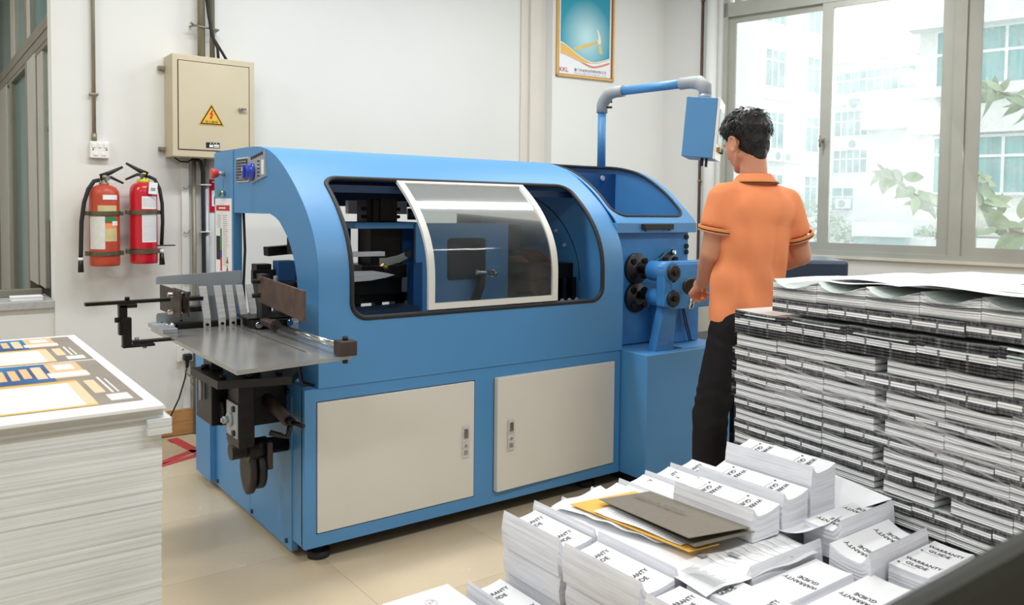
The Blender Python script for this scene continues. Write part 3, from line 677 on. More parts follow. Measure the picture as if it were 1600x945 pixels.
t = thing('plug', (1.238, 4.93, .44), 'black three-pin plug with a cord hanging to the floor', 'plug')
MB().box(1.215, 1.262, 4.905, 4.944, .425, .462, bev=.008).cyl((1.238, 4.925, .43), (1.236, 4.925, .385), .012, .008).build('plug_body', M['black'], t)
MB().tube([(1.237, 4.925, .40), (1.225, 4.92, .33), (1.19, 4.91, .22), (1.13, 4.90, .10), (1.05, 4.88, .012), (.9, 4.86, .008)], .0045, 8).build('cord', M['rubber'], t)
t = thing('tap_valve', (1.28, 4.91, .3), 'rusty hooked valve on the pipe under the feed table', 'valve')
MB().tube([(1.284, 4.93, .34), (1.26, 4.90, .33), (1.24, 4.90, .345), (1.23, 4.90, .365)], .006, 8).tube([(1.25, 4.9, .37), (1.252, 4.9, .30), (1.27, 4.9, .28)], .006, 8).build('hook_lever', M['pipe'], t)

def strap_ring(mb, cx, cy, z, r, h, tilt=0.0):
    for k in range(2):
        pass
    n = 28; rings = []
    for (rr, zz) in ((r, -h / 2), (r + .003, -h / 2), (r + .003, h / 2), (r, h / 2)):
        rings.append([mb.bm.verts.new(Vector((cx + rr * math.cos(2 * PI * i / n), cy + rr * math.sin(2 * PI * i / n), z + zz + tilt * math.cos(2 * PI * i / n)))) for i in range(n)])
    for a in range(4):
        A, B = rings[a], rings[(a + 1) % 4]
        for i in range(n): mb.bm.faces.new((A[i], A[(i + 1) % n], B[(i + 1) % n], B[i]))
    return mb
def wrapped(mb, cx, cy, r, a0, a1, z0, z1, n=10):
    A = [(cx + r * math.cos(math.radians(a0 + (a1 - a0) * i / n)), cy + r * math.sin(math.radians(a0 + (a1 - a0) * i / n))) for i in range(n + 1)]
    lo = [mb.bm.verts.new(Vector((x, y, z0))) for x, y in A]; hi = [mb.bm.verts.new(Vector((x, y, z1))) for x, y in A]
    for i in range(n): mb.bm.faces.new((lo[i], lo[i + 1], hi[i + 1], hi[i])).smooth = True
    return mb
def extinguisher(cx, cy, z0, z1, r, body, label, flip):
    t = thing('fire_extinguisher', (cx, 4.97, z0), label, 'fire extinguisher')
    h = z1 - z0
    MB().lathe((cx, cy, z0), [(r * .96, 0), (r, .012), (r, .05), (r * 1.005, .055), (r, .06), (r, h - .055), (r * .95, h - .03), (r * .80, h - .012), (r * .5, h), (r * .33, h + .004)], 36).build('cylinder', body, t)
    MB().lathe((cx, cy, z1), [(.022, 0), (.024, .012), (.016, .016), (.015, .035), (.02, .04), (.02, .05), (.012, .055)], 18).build('valve', M['pipe'] if flip else M['brass'], t)
    s = 1 if flip else -1
    MB().tube([(cx - s * .02, cy - .01, z1 + .045), (cx + s * .02, cy - .012, z1 + .062), (cx + s * .085, cy - .015, z1 + .098)], [.012, .011, .006], 8, flat=.6).build('carry_handle', M['black'], t)
    MB().tube([(cx - s * .02, cy - .01, z1 + .032), (cx + s * .03, cy - .013, z1 + .042), (cx + s * .088, cy - .015, z1 + .012)], [.008, .008, .005], 8, flat=.6).build('squeeze_lever', M['black'], t)
    MB().cyl((cx + s * .012, cy - .02, z1 + .035), (cx + s * .012, cy - .034, z1 + .035), .011).build('pressure_gauge', M['chrome'], t)
    for z, w_ in ((z0 + .272, .011), (z0 + .065, .012)):
        mb = MB(); strap_ring(mb, cx, cy, z, r + .002, .022, .002); mb.box(cx - r - .02, cx - r + .004, cy - .012, cy + .012, z - w_, z + w_, bev=.002).box(cx + r - .004, cx + r + .018, cy - .012, cy + .012, z - w_, z + w_, bev=.002)
        mb.box(cx - .01, cx + .01, cy + r, 4.97, z - w_, z + w_)
        mb.build('bracket_strap', M['strap'], t)
    return t
t1 = extinguisher(.823, 4.86, .975, 1.392, .070, M['redold'], 'faded red fire extinguisher with worn yellow labels, under the white switch', True)
MB().tube([(.80, 4.85, 1.418), (.775, 4.845, 1.412), (.748, 4.842, 1.37), (.728, 4.842, 1.30), (.716, 4.845, 1.20), (.712, 4.85, 1.04), (.711, 4.85, 1.0)], .0105, 10).build('hose', M['rubber'], t1)
MB().cyl((.711, 4.85, 1.02), (.711, 4.85, .945), .011, .014).build('nozzle', M['black'], t1)
MB().cyl((.711, 4.85, 1.005), (.711, 4.85, 1.02), .0125).build('collar', M['white'], t1)
for nme, m, a0, a1, z0, z1, rr in (('label', 'paper', 255, 315, 1.318, 1.342, .0706), ('label', 'yellowlabel', 235, 312, 1.255, 1.288, .0706), ('label', 'yellowlabel', 262, 312, 1.103, 1.17, .0706), ('label', 'orange', 262, 312, 1.17, 1.196, .0706), ('inspection_card', 'paperlabel', 195, 262, 1.063, 1.232, .0712), ('label', 'green', 245, 308, 1.205, 1.228, .0707), ('label', 'paper', 290, 315, 1.185, 1.207, .0712)):
    mb = MB(); wrapped(mb, .823, 4.86, rr, a0, a1, z0, z1); mb.build(nme, M[m], t1, recalc=False)
t2 = extinguisher(1.008, 4.86, .982, 1.412, .067, M['red'], 'bright red fire extinguisher with a white hanging tag, second on the wall', False)
MB().tube([(1.03, 4.85, 1.445), (1.06, 4.84, 1.43), (1.083, 4.838, 1.38), (1.095, 4.838, 1.30), (1.097, 4.84, 1.2), (1.092, 4.845, 1.08)], .009, 10).build('hose', M['rubber'], t2)
MB().cyl((1.092, 4.845, 1.04), (1.094, 4.845, .972), .010, .014).build('nozzle', M['black'], t2)
MB().cyl((1.092, 4.845, 1.035), (1.092, 4.845, 1.055), .011).build('collar', M['white'], t2)
MB().cyl((1.04, 4.835, 1.077), (1.158, 4.835, 1.076), .0035, seg=8).build('hose_hook', M['black'], t2)
MB().lathe((1.008, 4.86, 1.408), [(.024, 0), (.03, .004), (.03, .018), (.024, .022)], 20).build('safety_ring', M['green_tag'], t2)
MB().box(1.018, 1.060, 4.782, 4.784, 1.350, 1.412, bev=.002, rot=Matrix.Rotation(math.radians(4), 3, 'Y')).build('hanging_tag', M['paper'], t2)
MB().box(1.028, 1.050, 4.7805, 4.7818, 1.368, 1.384, rot=Matrix.Rotation(math.radians(4), 3, 'Y')).build('tag_print', M['inkpale'], t2)
def table_lines(mb, cx, cy, r, a0, a1, z0, z1, n):
    for i in range(n):
        z = z0 + (z1 - z0) * (i + .5) / n; wrapped(mb, cx, cy, r, a0, a1, z - .0008, z + .0008, 8)
for (z0, z1) in ((1.272, 1.338), (1.096, 1.250)):
    mb = MB(); wrapped(mb, 1.008, 4.86, .0678, 252, 322, z0, z1); lab = mb.build('inspection_card', M['paper'], t2, recalc=False)
    mb = MB(); table_lines(mb, 1.008, 4.86, .0681, 255, 320, z0 + .008, z1 - .008, int((z1 - z0) / .008)); link('ruled_lines', mb.mesh('ruled_lines', M['inkpale'], recalc=False), lab)
MB().lathe((1.008, 4.86, 1.055), [(.0685, 0), (.0685, .006)], 30).build('band', M['black'], t2)

# framed poster on the alcove wall -----------------------------------------------------------
def ap(u, z, off=0.0):   # u along the 8-degree wall from its start
    p = p0 + e8 * u + n8 * off; return Vector((p.x, p.y, z))
def abox(mb, u0, u1, o0, o1, z0, z1):
    cs = [ap(u, z, o) for u in (u0, u1) for o in (o0, o1) for z in (z0, z1)]; v = [mb.bm.verts.new(p) for p in cs]
    for f in ((0, 1, 3, 2), (4, 6, 7, 5), (0, 4, 5, 1), (2, 3, 7, 6), (0, 2, 6, 4), (1, 5, 7, 3)): mb.bm.faces.new([v[i] for i in f])
U0, U1, Z0, Z1 = .026, .527, 2.275, 2.985
t = thing('framed_poster', ap(.27, Z0, .01), 'gold-framed poster with a teal picture of a hammer and red letters, on the wall', 'poster')
mb = MB()
abox(mb, U0, U0 + .014, 0, .022, Z0, Z1); abox(mb, U1 - .014, U1, 0, .022, Z0, Z1); abox(mb, U0, U1, 0, .022, Z0, Z0 + .014); abox(mb, U0, U1, 0, .022, Z1 - .014, Z1)
mb.build('frame', M['poster_gold'], t)
mb = MB(); abox(mb, U0 + .014, U0 + .022, .002, .014, Z0 + .014, Z1 - .014); abox(mb, U1 - .022, U1 - .014, .002, .014, Z0 + .014, Z1 - .014); abox(mb, U0 + .014, U1 - .014, .002, .014, Z0 + .014, Z0 + .02); mb.build('inner_moulding', mat('brown_gilt', (150, 92, 66), .4), t)
mb = MB(); abox(mb, U0 + .018, U1 - .018, .001, .008, Z0 + .016, Z1 - .016); sh = mb.build('poster_sheet', M['paper'], t)
def wave(u): # bottom boundary of teal field, u in 0..1
    return 2.53 - .130 * math.sin(min(1, u / .72) * PI / 2) ** 1.3 + .045 * max(0, (u - .62) / .38) ** 1.5
ua, ub = U0 + .035, U1 - .035
def strip(fz0, fz1, off, m, name, n=24):
    bm = bmesh.new(); A = []; B = []
    for i in range(n + 1):
        x = i / n; u = ua + (ub - ua) * x; A.append(bm.verts.new(ap(u, fz0(x), off))); B.append(bm.verts.new(ap(u, fz1(x), off)))
    for i in range(n): bm.faces.new((A[i], A[i + 1], B[i + 1], B[i]))
    me = bpy.data.meshes.new(name); bm.to_mesh(me); bm.free(); uv = me.uv_layers.new(name='UVMap')
    for l in me.loops:
        c = me.vertices[l.vertex_index].co; uv.data[l.index].uv = (((c - p0).dot(e8) - ua) / (ub - ua), (c.z - 2.36) / .62)
    me.materials.append(m); return link(name, me, sh)
g = NT('poster_teal_print', .3)
du = g.op('SUBTRACT', g.u, .52); dv = g.op('MULTIPLY', g.op('SUBTRACT', g.v, .36), 1.15)
rad = g.op('SQRT', g.op('ADD', g.op('MULTIPLY', du, du), g.op('MULTIPLY', dv, dv)))
strip(wave, lambda x: Z1 - .03, .009, g.done(g.ramp(rad, .05, lin((190, 228, 232)), .52, lin((24, 148, 172)))), 'teal_field')
strip(lambda x: wave(x) - .010, wave, .0088, M['paper'], 'white_line')
strip(lambda x: wave(x) - .012 - .07 * max(0, 1 - x / .62) ** 1.0, lambda x: wave(x) - .006, .0092, mat('poster_gold_print', (230, 186, 96), .4), 'gold_wave')
strip(lambda x: wave(x) - .045 - .045 * max(0, 1 - x / .4), lambda x: wave(x) - .030 - .055 * max(0, 1 - x / .5) , .0091, mat('poster_copper_print', (214, 138, 104), .4), 'copper_wave')
# hammer (flat print)
def poly(pts, off, m, name):
    bm = bmesh.new(); bm.faces.new([bm.verts.new(ap(u, z, off)) for u, z in pts]); me = bpy.data.meshes.new(name); bm.to_mesh(me); bm.free(); me.materials.append(m); return link(name, me, sh)
hm = mat('poster_hammer_print', (222, 196, 120), .4); hp = mat('poster_hammer_pale', (240, 232, 206), .4)
poly([(.17, 2.492), (.175, 2.475), (.30, 2.505), (.385, 2.548), (.385, 2.562), (.29, 2.535)], .0095, hm, 'hammer_handle')
poly([(.372, 2.545), (.405, 2.535), (.416, 2.56), (.408, 2.60), (.392, 2.64), (.378, 2.655), (.386, 2.61), (.388, 2.575), (.378, 2.565)], .0095, hp, 'hammer_claw')
poly([(.388, 2.548), (.410, 2.540), (.430, 2.475), (.400, 2.470)], .0096, hm, 'hammer_head')
text_part('lettering', 'KKL', ap(.052, 2.312, .0094), e8, (0, 0, 1), .044, mat('poster_red', (178, 48, 62), .5), sh, maxw=.075, bold=.01)
text_part('lettering', '厦门市金凯龙印刷有限公司', ap(.180, 2.324, .0094), e8, (0, 0, 1), .024, M['ink'], sh, maxw=.28)
text_part('lettering', 'Xiamen JKL Printing Co., Ltd', ap(.180, 2.304, .0094), e8, (0, 0, 1), .016, M['inkpale'], sh, maxw=.28)

# pipes in the window corner
t = thing('water_pipe', wp(.356, 0, -.03), 'thin rusty brown pipe on the white wall left of the window', 'pipe')
MB().cyl(wp(.356, 0, -.025), wp(.356, 3.29, -.025), .011).build('tube', M['pipebrown'], t)
for z in (1.53, 2.12, 2.9): MB().cyl(wp(.356, z - .006, -.025), wp(.356, z + .006, -.025), .018).build('clip', M['brass'], t)
tag(MB().cyl(wp(.446, 0, -.04), wp(.446, 3.29, -.04), .042, seg=28).build('drain_pipe', M['pipewhite']), 'wide white plastic drain pipe in the corner left of the window', 'pipe')
# floor tape
t = thing('floor_tape', (1.16, 4.7, 0.001), 'red tape arrow stuck on the beige floor beside the machine', 'tape')
MB().box(-.022, .022, -.27, .27, 0.0003, .001).build('strip', M['tape'], t)
o = t.children[0]; o.parent = None; bpy.data.objects.remove(o)
def tape(a, b, w_):
    a, b = Vector(a), Vector(b); d = (b - a).normalized(); n = Vector((-d.y, d.x, 0)) * w_ / 2
    mb = MB(); z = Vector((0, 0, .0012)); mb.quad(a - n + z, b - n + z, b + n + z, a + n + z); mb.build('strip', M['tape'], t, recalc=False)
tape((1.15, 4.90, 0), (1.20, 4.51, 0), .055); tape((1.225, 4.52, 0), (.93, 4.40, 0), .05); tape((.93, 4.42, 0), (1.19, 4.60, 0), .05)

t = thing('tool_trolley', (3.36, 2.95, 0), 'black trolley leg just visible between the blue base and the booklet stack', 'trolley')
MB().box(3.27, 3.30, 2.70, 2.74, .03, .62, bev=.003).box(3.27, 3.30, 3.05, 3.09, .03, .62, bev=.003).box(3.50, 3.53, 2.70, 2.74, .03, .62, bev=.003).box(3.50, 3.53, 3.05, 3.09, .03, .62, bev=.003).build('leg_frame', M['black'], t)
MB().box(3.25, 3.55, 2.68, 3.11, .60, .63, bev=.004).box(3.25, 3.55, 2.68, 3.11, .15, .18, bev=.004).build('shelf', M['black'], t)
for x, y in ((3.285, 2.72), (3.285, 3.07), (3.515, 2.72), (3.515, 3.07)): MB().cyl((x - .012, y, .025), (x + .012, y, .025), .025).build('caster', M['rubber'], t)
# dark blue steel cabinet behind the worker
t = thing('low_cabinet', (4.2, 2.9, 0), 'dark navy steel cabinet against the window wall behind the worker', 'cabinet')
def rbx(mb, cx, cy, ux, L0, L1, D, z0, z1, bev=0):
    r = Matrix.Rotation(ux, 3, 'Z'); mb.box(cx + L0, cx + L1, cy, cy + D, z0, z1, bev=bev, rot=r, piv=(cx, cy, 0)); return mb
mb = MB(); rbx(mb, 4.10, 2.60, math.radians(-38.6), -.44, 0, .42, .06, 1.035, .02); mb.build('body', M['navy'], t)
mb = MB(); rbx(mb, 4.10, 2.60, math.radians(-38.6), -.40, -.04, .38, 0, .06); mb.build('plinth', M['black'], t)
mb = MB(); rbx(mb, 4.10, 2.592, math.radians(-38.6), -.42, -.02, .006, .10, .94, .002); mb.build('door', M['navy'], t)

t = thing('window_rail', (0.0, 5.2, .795), 'loose grey aluminium rail lying on the stone ledge at the left', 'rail')
MB().box(-1.2, .585, 5.235, 5.29, .7955, .835, bev=.003).build('rail_bar', M['aluold'], t)
t = thing('notepad', (.49, 5.04, .797), 'white paper pad lying on the stone ledge at the left edge', 'notepad')
MB().box(.425, .560, 4.99, 5.10, .7955, .815, bev=.002).build('page_block', M['paper'], t)
MB().box(.423, .563, 4.988, 5.102, .815, .8175, bev=.001).build('cover', M['paper'], t)

# ================================================================== THE BINDING MACHINE
mc = thing('binding_machine', (1.9, 3.5, 0), 'large blue book binding machine with arched hood, glass guard and two cream doors', 'machine')
BX0, BX1, BY0, BY1, BZ0, BZ1 = 1.107, 2.625, 2.854, 4.13, .066, .643
# base frame: front surround with two door recesses
mb = MB()
mb.box(BX0, BX1, BY0 + .02, BY1, BZ0, BZ1 - .002, bev=.002)
mb.box(BX0, 1.150, BY0, BY0 + .03, .113, .597); mb.box(1.821, 1.914, BY0, BY0 + .03, .113, .597); mb.box(2.590, BX1, BY0, BY0 + .03, .113, .597)
mb.box(BX0, BX1, BY0, BY0 + .03, .597, BZ1); mb.box(BX0, BX1, BY0, BY0 + .03, BZ0, .113)
mb.build('base_cabinet', M['blue'], mc)
MB().box(BX0 + .03, BX1 - .03, BY0 + .06, BY1 - .03, .04, BZ0).build('underframe', M['black'], mc)
MB().box(BX0 - .004, BX0 + .02, 2.972, 3.437, .024, .60, bev=.001).build('end_panel', M['blue'], mc)
MB().box(BX0 - .004, BX0 + .02, 3.440, 3.905, .022, .60, bev=.001).build('end_panel', M['blue'], mc)
MB().box(BX0 - .03, BX0 + .02, 3.912, 4.14, .037, .62, bev=.001).build('end_panel', M['blue'], mc)
for (y, z) in ((3.02, .05), (3.41, .045), (3.88, .045), (3.005, .615), (3.45, .30)):
    MB().cyl((BX0 - .010, y, z), (BX0, y, z), .009, seg=12).build('screw', M['black'], mc)
mb = MB(); mb.box(1.1535, 1.8175, BY0 - .004, BY0 + .022, .1165, .5935, bev=.003); d1 = mb.build('door', M['cream'], mc)
mb = MB(); mb.box(1.9175, 2.5865, BY0 - .006, BY0 + .022, .1165, .596, bev=.003)
bmesh.ops.rotate(mb.bm, verts=mb.bm.verts, cent=Vector((2.586, BY0 + .01, 0)), matrix=Matrix.Rotation(math.radians(1.6), 3, 'Z')); d2 = mb.build('door', M['cream'], mc)
for dd, x, yo in ((d1, 1.775, -.005), (d2, 1.985, -.026)):
    hz0, hz1 = .285, .415
    h_ = link('lock_plate', MB().box(x - .016, x + .016, BY0 + yo - .004, BY0 + yo + .001, hz0, hz1, bev=.002).mesh('lock_plate', M['steel']), dd)
    hb_ = MB().box(x - .009, x + .009, BY0 + yo - .0055, BY0 + yo - .004, hz0 + .012, hz0 + .03, bev=.001).cyl((x, BY0 + yo - .0065, hz0 + .05), (x, BY0 + yo - .004, hz0 + .05), .006).box(x - .010, x + .010, BY0 + yo - .006, BY0 + yo - .004, hz1 - .05, hz1 - .012, bev=.002)
    link('lock_lever', hb_.mesh('lock_lever', M['chrome']), dd)
for x, y in ((1.19, 2.93), (2.5, 2.95), (1.19, 4.02), (2.5, 4.02)):
    MB().lathe((x, y, 0), [(.040, 0), (.042, .004), (.042, .026), (.034, .030), (.016, .032), (.016, .067)], 24).build('levelling_foot', M['rubber'], mc)
# hood profile -------------------------------------------------------------------------
PROF = [(2.852, .645), (2.852, .80), (2.852, .95), (2.852, 1.03), (2.8565, 1.078), (2.869, 1.13), (2.897, 1.19), (2.938, 1.247), (2.993, 1.305), (3.068, 1.366), (3.151, 1.422), (3.239, 1.472), (3.341, 1.512), (3.449, 1.534), (3.56, 1.541), (3.70, 1.542), (3.85, 1.542), (4.08, 1.542)]
class Curve:
    def __init__(s, P):
        s.P = [Vector(p) for p in P]; s.s = [0]
        for a, b in zip(s.P, s.P[1:]): s.s.append(s.s[-1] + (b - a).length)
        n = len(s.P); s.T = []
        for i in range(n):
            s.T.append((s.P[min(i + 1, n - 1)] - s.P[max(i - 1, 0)]).normalized())
    def at(s, q):
        q = max(0, min(s.s[-1], q)); i = 0
        while i < len(s.s) - 2 and s.s[i + 1] < q: i += 1
        L_ = s.s[i + 1] - s.s[i]; f = (q - s.s[i]) / L_
        f2, f3 = f * f, f * f * f   # cubic hermite
        return s.P[i] * (2 * f3 - 3 * f2 + 1) + s.T[i] * L_ * (f3 - 2 * f2 + f) + s.P[i + 1] * (-2 * f3 + 3 * f2) + s.T[i + 1] * L_ * (f3 - f2)
    def nrm(s, q):
        t_ = (s.at(q + .004) - s.at(q - .004)).normalized(); return Vector((-t_.y, t_.x)) * 1
    def s_of_z(s, z):
        lo, hi = 0, s.s[-1]
        for _ in range(50):
            m_ = (lo + hi) / 2
            if s.at(m_).y < z: lo = m_
            else: hi = m_
        return lo
HC = Curve(PROF)
HX0, HX1 = 1.157, 2.630
def hood(x, q, off=0.0):
    p = HC.at(q) + HC.nrm(q) * off; return (x, p.x, p.y)
SMAX = HC.s[-1]
WIN = rrect(1.283, 2.503, HC.s_of_z(.887), HC.s_of_z(1.408), .062, 10)
cdt_panel([(HX0, 0), (HX1, 0), (HX1, SMAX), (HX0, SMAX)], [WIN], lambda x, q: hood(x, q), M['blue'], 'hood_shell', mc, spacing=.022, thick=-.004)
# trim around the window
mb = MB(); mb.tube([hood(x, q, .002) for x, q in rrect(1.283, 2.503, HC.s_of_z(.887), HC.s_of_z(1.408), .062, 10)], .0095, 8, closed=True)
def densify(loop, step=.03):
    out = []
    for i in range(len(loop)):
        a, b = Vector(loop[i]), Vector(loop[(i + 1) % len(loop)]); n = max(1, int((b - a).length / step))
        out += [a.lerp(b, k / n) for k in range(n)]
    return [(p.x, p.y) for p in out]
mb.bm.free()
mb = MB(); mb.tube([hood(x, q, .002) for x, q in densify(WIN)], .0100, 8, closed=True); mb.build('window_seal', M['rubber'], mc)
# end plate with arch
outer = [tuple(HC.at(SMAX * i / 60)) for i in range(61)]; outer = [p for p in outer if p[0] < 3.80] + [(3.805, 1.540)]
inner = [(3.805, 1.265), (3.45, 1.265), (3.345, 1.266), (3.29, 1.255), (3.24, 1.238), (3.195, 1.21), (3.153, 1.181), (3.118, 1.146), (3.09, 1.107), (3.07, 1.07), (3.055, 1.03), (3.045, .98), (3.040, .92), (3.039, .86), (3.039, .645)]
MB().prism(outer + inner, 'x', HX0 - .001, HX0 + .045).build('arch_plate', M['blue'], mc)
mb = MB().box(1.152, 1.192, 3.808, 4.085, .645, 1.540, bev=.002); mb.build('control_column', M['blue'], mc)
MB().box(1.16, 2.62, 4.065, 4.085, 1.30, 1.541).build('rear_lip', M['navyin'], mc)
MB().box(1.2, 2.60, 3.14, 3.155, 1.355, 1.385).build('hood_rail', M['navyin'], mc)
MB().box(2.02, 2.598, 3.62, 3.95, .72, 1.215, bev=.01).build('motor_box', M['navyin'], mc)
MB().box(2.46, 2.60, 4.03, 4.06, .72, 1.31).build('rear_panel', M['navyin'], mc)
# right bulkhead between hood and drive section
inn = [tuple(HC.at(SMAX * i / 40)) for i in range(41)]
MB().prism([(p[0] + .004, p[1] - .004) for p in inn] + [(4.06, .645)], 'x', 2.600, 2.626).build('bulkhead', M['blue'], mc)
MB().tube([(2.598, 3.75 + .62 * math.cos(a), .95 + .44 * math.sin(a)) for a in [math.radians(180 - i * 6) for i in range(16)]], .002, 6).build('bulkhead_seam', M['black'], mc)
for y, z in ((3.25, 1.12), (3.37, 1.135), (3.32, 1.19)): MB().cyl((2.59, y, z), (2.601, y, z), .009, seg=10).build('screw', M['steel'], mc)
# buttons, plates on the column
bt = MB().cyl((1.152, 3.93, 1.440), (1.118, 3.93, 1.440), .011).build('stop_button', M['zinc'], mc)
link('button_cap', MB().lathe((1.125, 3.93, 1.440), [(.014, 0), (.017, .003), (.019, .010), (.024, .020), (.023, .028), (.017, .030)], 24, axis=(-1, 0, 0)).mesh('button_cap', M['knobred']), bt)
bt = MB().cyl((1.152, 3.925, 1.352), (1.130, 3.925, 1.352), .012).build('start_button', M['chrome'], mc)
link('button_cap', MB().cyl((1.130, 3.925, 1.352), (1.124, 3.925, 1.352), .017).mesh('button_cap', M['green']), bt)
pl = MB().box(1.150, 1.157, 3.590, 3.752, 1.398, 1.503, bev=.001).build('name_plate', M['steel'], mc)
link('plate_field', MB().box(1.1485, 1.1503, 3.597, 3.745, 1.404, 1.497).mesh('plate_field', M['black']), pl)
mb = MB(); rnd = random.Random(4)
for r_ in range(7):
    z = 1.486 - r_ * .0125; y = 3.735
    while y > 3.615:
        L_ = rnd.uniform(.006, .018); mb.box(1.1478, 1.1487, y - L_, y, z - .0025, z + .0025); y -= L_ + .005
mb.box(1.1478, 1.1487, 3.61, 3.64, 1.412, 1.420).box(1.1478, 1.1487, 3.675, 3.705, 1.412, 1.420)
link('lettering', mb.mesh('lettering', M['inkpale']), pl)
mb = MB().prism([(3.575, 1.500), (3.395, 1.520), (3.375, 1.418), (3.553, 1.390)], 'x', 1.150, 1.157); pl = mb.build('dial_plate', M['zinc'], mc)
mb = MB()
for k in range(7): mb.box(1.1488, 1.1502, 3.555 - k * .022 - .016, 3.555 - k * .022, 1.489 + k * .0026, 1.502 + k * .0026)
for k in range(5): mb.box(1.1488, 1.1502, 3.448, 3.475, 1.478 - k * .015, 1.483 - k * .015)
link('lettering', mb.mesh('lettering', M['inkblack']), pl)
link('scale_strip', MB().box(1.1488, 1.1502, 3.395, 3.425, 1.425, 1.485).mesh('scale_strip', M['paper']), pl)
kb = MB().lathe((1.150, 3.537, 1.438), [(.036, 0), (.038, .004), (.038, .010), (.030, .012), (.028, .030), (.024, .033)], 30, axis=(-1, 0, 0)).build('dial_knob', M['knobblue'], mc)
link('grip_bar', MB().box(1.108, 1.125, 3.529, 3.545, 1.410, 1.466, bev=.003).mesh('grip_bar', M['knobblue']), kb)
link('pointer_mark', MB().box(1.1068, 1.1082, 3.534, 3.540, 1.44, 1.455).mesh('pointer_mark', M['paper']), kb)
# instruction sheet on the column
sh = MB().box(1.149, 1.1515, 3.818, 4.062, .985, 1.328).build('instruction_sheet', M['paper'], mc)
def sm(y0, y1, z0, z1, m, name='printed_block', x=1.1485): link(name, MB().box(x - .0006, x + .0005, y0, y1, z0, z1).mesh(name, m), sh)
sm(3.845, 4.045, 1.272, 1.297, M['inkred'], 'red_header'); sm(3.90, 4.0, 1.281, 1.288, M['paper'], 'header_text', 1.1478)
sm(3.962, 3.985, 1.09, 1.19, M['green'], 'green_bar'); sm(3.962, 3.985, 1.055, 1.09, M['knobblue'], 'blue_bar'); sm(3.962, 3.985, .995, 1.055, M['inkred'], 'red_bar')
sm(3.99, 4.045, 1.045, 1.155, M['darkgap'], 'photo_print')
mb = MB()
for k in range(26):
    z = 1.25 - k * .009
    mb.box(1.1478, 1.149, 3.865 + rnd.uniform(0, .03), 3.945, z, z + .0018)
    if k < 7: mb.box(1.1478, 1.149, 3.975, 4.03 + rnd.uniform(0, .015), z, z + .0018)
link('text_lines', mb.mesh('text_lines', M['inkpale']), sh)
for z in (1.035, .998): link('warning_mark', MB().prism([(3.865, z), (3.895, z), (3.88, z + .026)], 'x', 1.1476, 1.149).mesh('warning_mark', M['brass']), sh)
MB().tube([(1.196, 3.80, 1.265), (1.20, 3.795, 1.10), (1.195, 3.80, .95), (1.2, 3.8, .80)], .006, 8).build('cable', M['rubber'], mc)

# glass guard
gx0, gx1 = 1.600, 2.240; q0, q1 = HC.s_of_z(.900), HC.s_of_z(1.407)
fr = cdt_panel([(gx0, q0), (gx1, q0), (gx1, q1), (gx0, q1)], [[(gx0 + .028, q0 + .024), (gx1 - .028, q0 + .024), (gx1 - .028, q1 - .022), (gx0 + .028, q1 - .022)]], lambda x, q: hood(x, q, .007), mat('white_guard_frame', (222, 222, 216), .35), 'glass_guard', mc, spacing=.02, thick=-.014)
gl = cdt_panel([(gx0 + .02, q0 + .016), (gx1 - .02, q0 + .016), (gx1 - .02, q1 - .015), (gx0 + .02, q1 - .015)], [], lambda x, q: hood(x, q, .0), M['hoodglass'], 'pane', fr, spacing=.02, thick=0)
# interior ------------------------------------------------------------------------------
pan = [(1.812, .66), (2.318, .66), (2.318, 1.228), (1.812, 1.228)]; hole = rrect(1.975, 2.19, .960, 1.158, .018, 5)
cdt_panel(pan, [hole], lambda x, z: (x, 3.35, z), M['blue'], 'inner_panel', mc, spacing=.1, thick=.008, smooth=False)
for z in (1.13, 1.17): MB().cyl((2.285, 3.345, z), (2.285, 3.352, z), .011, seg=14).build('panel_bolt', M['black'], mc)
MB().box(1.527, 1.86, 3.36, 3.60, 1.203, 1.231, bev=.002).build('shelf_plate', M['blue'], mc)
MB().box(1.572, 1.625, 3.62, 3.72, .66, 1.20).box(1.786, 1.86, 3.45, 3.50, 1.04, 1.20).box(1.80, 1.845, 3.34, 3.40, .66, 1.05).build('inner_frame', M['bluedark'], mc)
MB().box(1.628, 1.785, 3.42, 3.55, .97, 1.20).box(1.60, 1.62, 3.4, 3.5, 1.231, 1.33).box(1.63, 1.66, 3.4, 3.5, 1.231, 1.33).box(1.665, 1.75, 3.4, 3.5, 1.231, 1.34, bev=.004).build('slide_block', M['blackmetal'], mc)
for z in (1.255, 1.29): MB().cyl((1.58, 3.42, z), (1.77, 3.42, z), .008, seg=10).build('slide_rod', M['blackmetal'], mc)
MB().cyl((1.80, 3.40, 1.268), (1.835, 3.385, 1.268), .026, seg=18).build('clamp_knob', M['black'], mc)
MB().box(1.76, 2.09, 3.95, 3.99, 1.262, 1.33, bev=.004).build('rear_rail', M['cream'], mc)
MB().box(1.30, 1.62, 3.26, 3.31, 1.088, 1.108, bev=.002).build('guide_blade', M['steel'], mc)
MB().prism([(1.25, .975), (1.56, .985), (1.63, .995), (1.672, 1.005), (1.63, 1.015), (1.57, 1.026), (1.25, 1.03)], 'y', 3.27, 3.275).build('pointed_blade', M['steel'], mc)
pts = [(1.60, 3.27, 1.062), (1.64, 3.27, 1.064), (1.69, 3.27, 1.074), (1.735, 3.27, 1.092)]
mb = MB()
for a, b in zip(pts, pts[1:]): mb.quad((a[0], a[1], a[2] - .018), (b[0], b[1], b[2] - .016), (b[0], b[1], b[2] + .016), (a[0], a[1], a[2] + .018))
thicken(mb.bm, .003); mb.build('curved_strip', M['chrome'], mc)
MB().cyl((1.735, 3.262, 1.095), (1.735, 3.28, 1.095), .015, seg=14).build('strip_bolt', M['black'], mc)
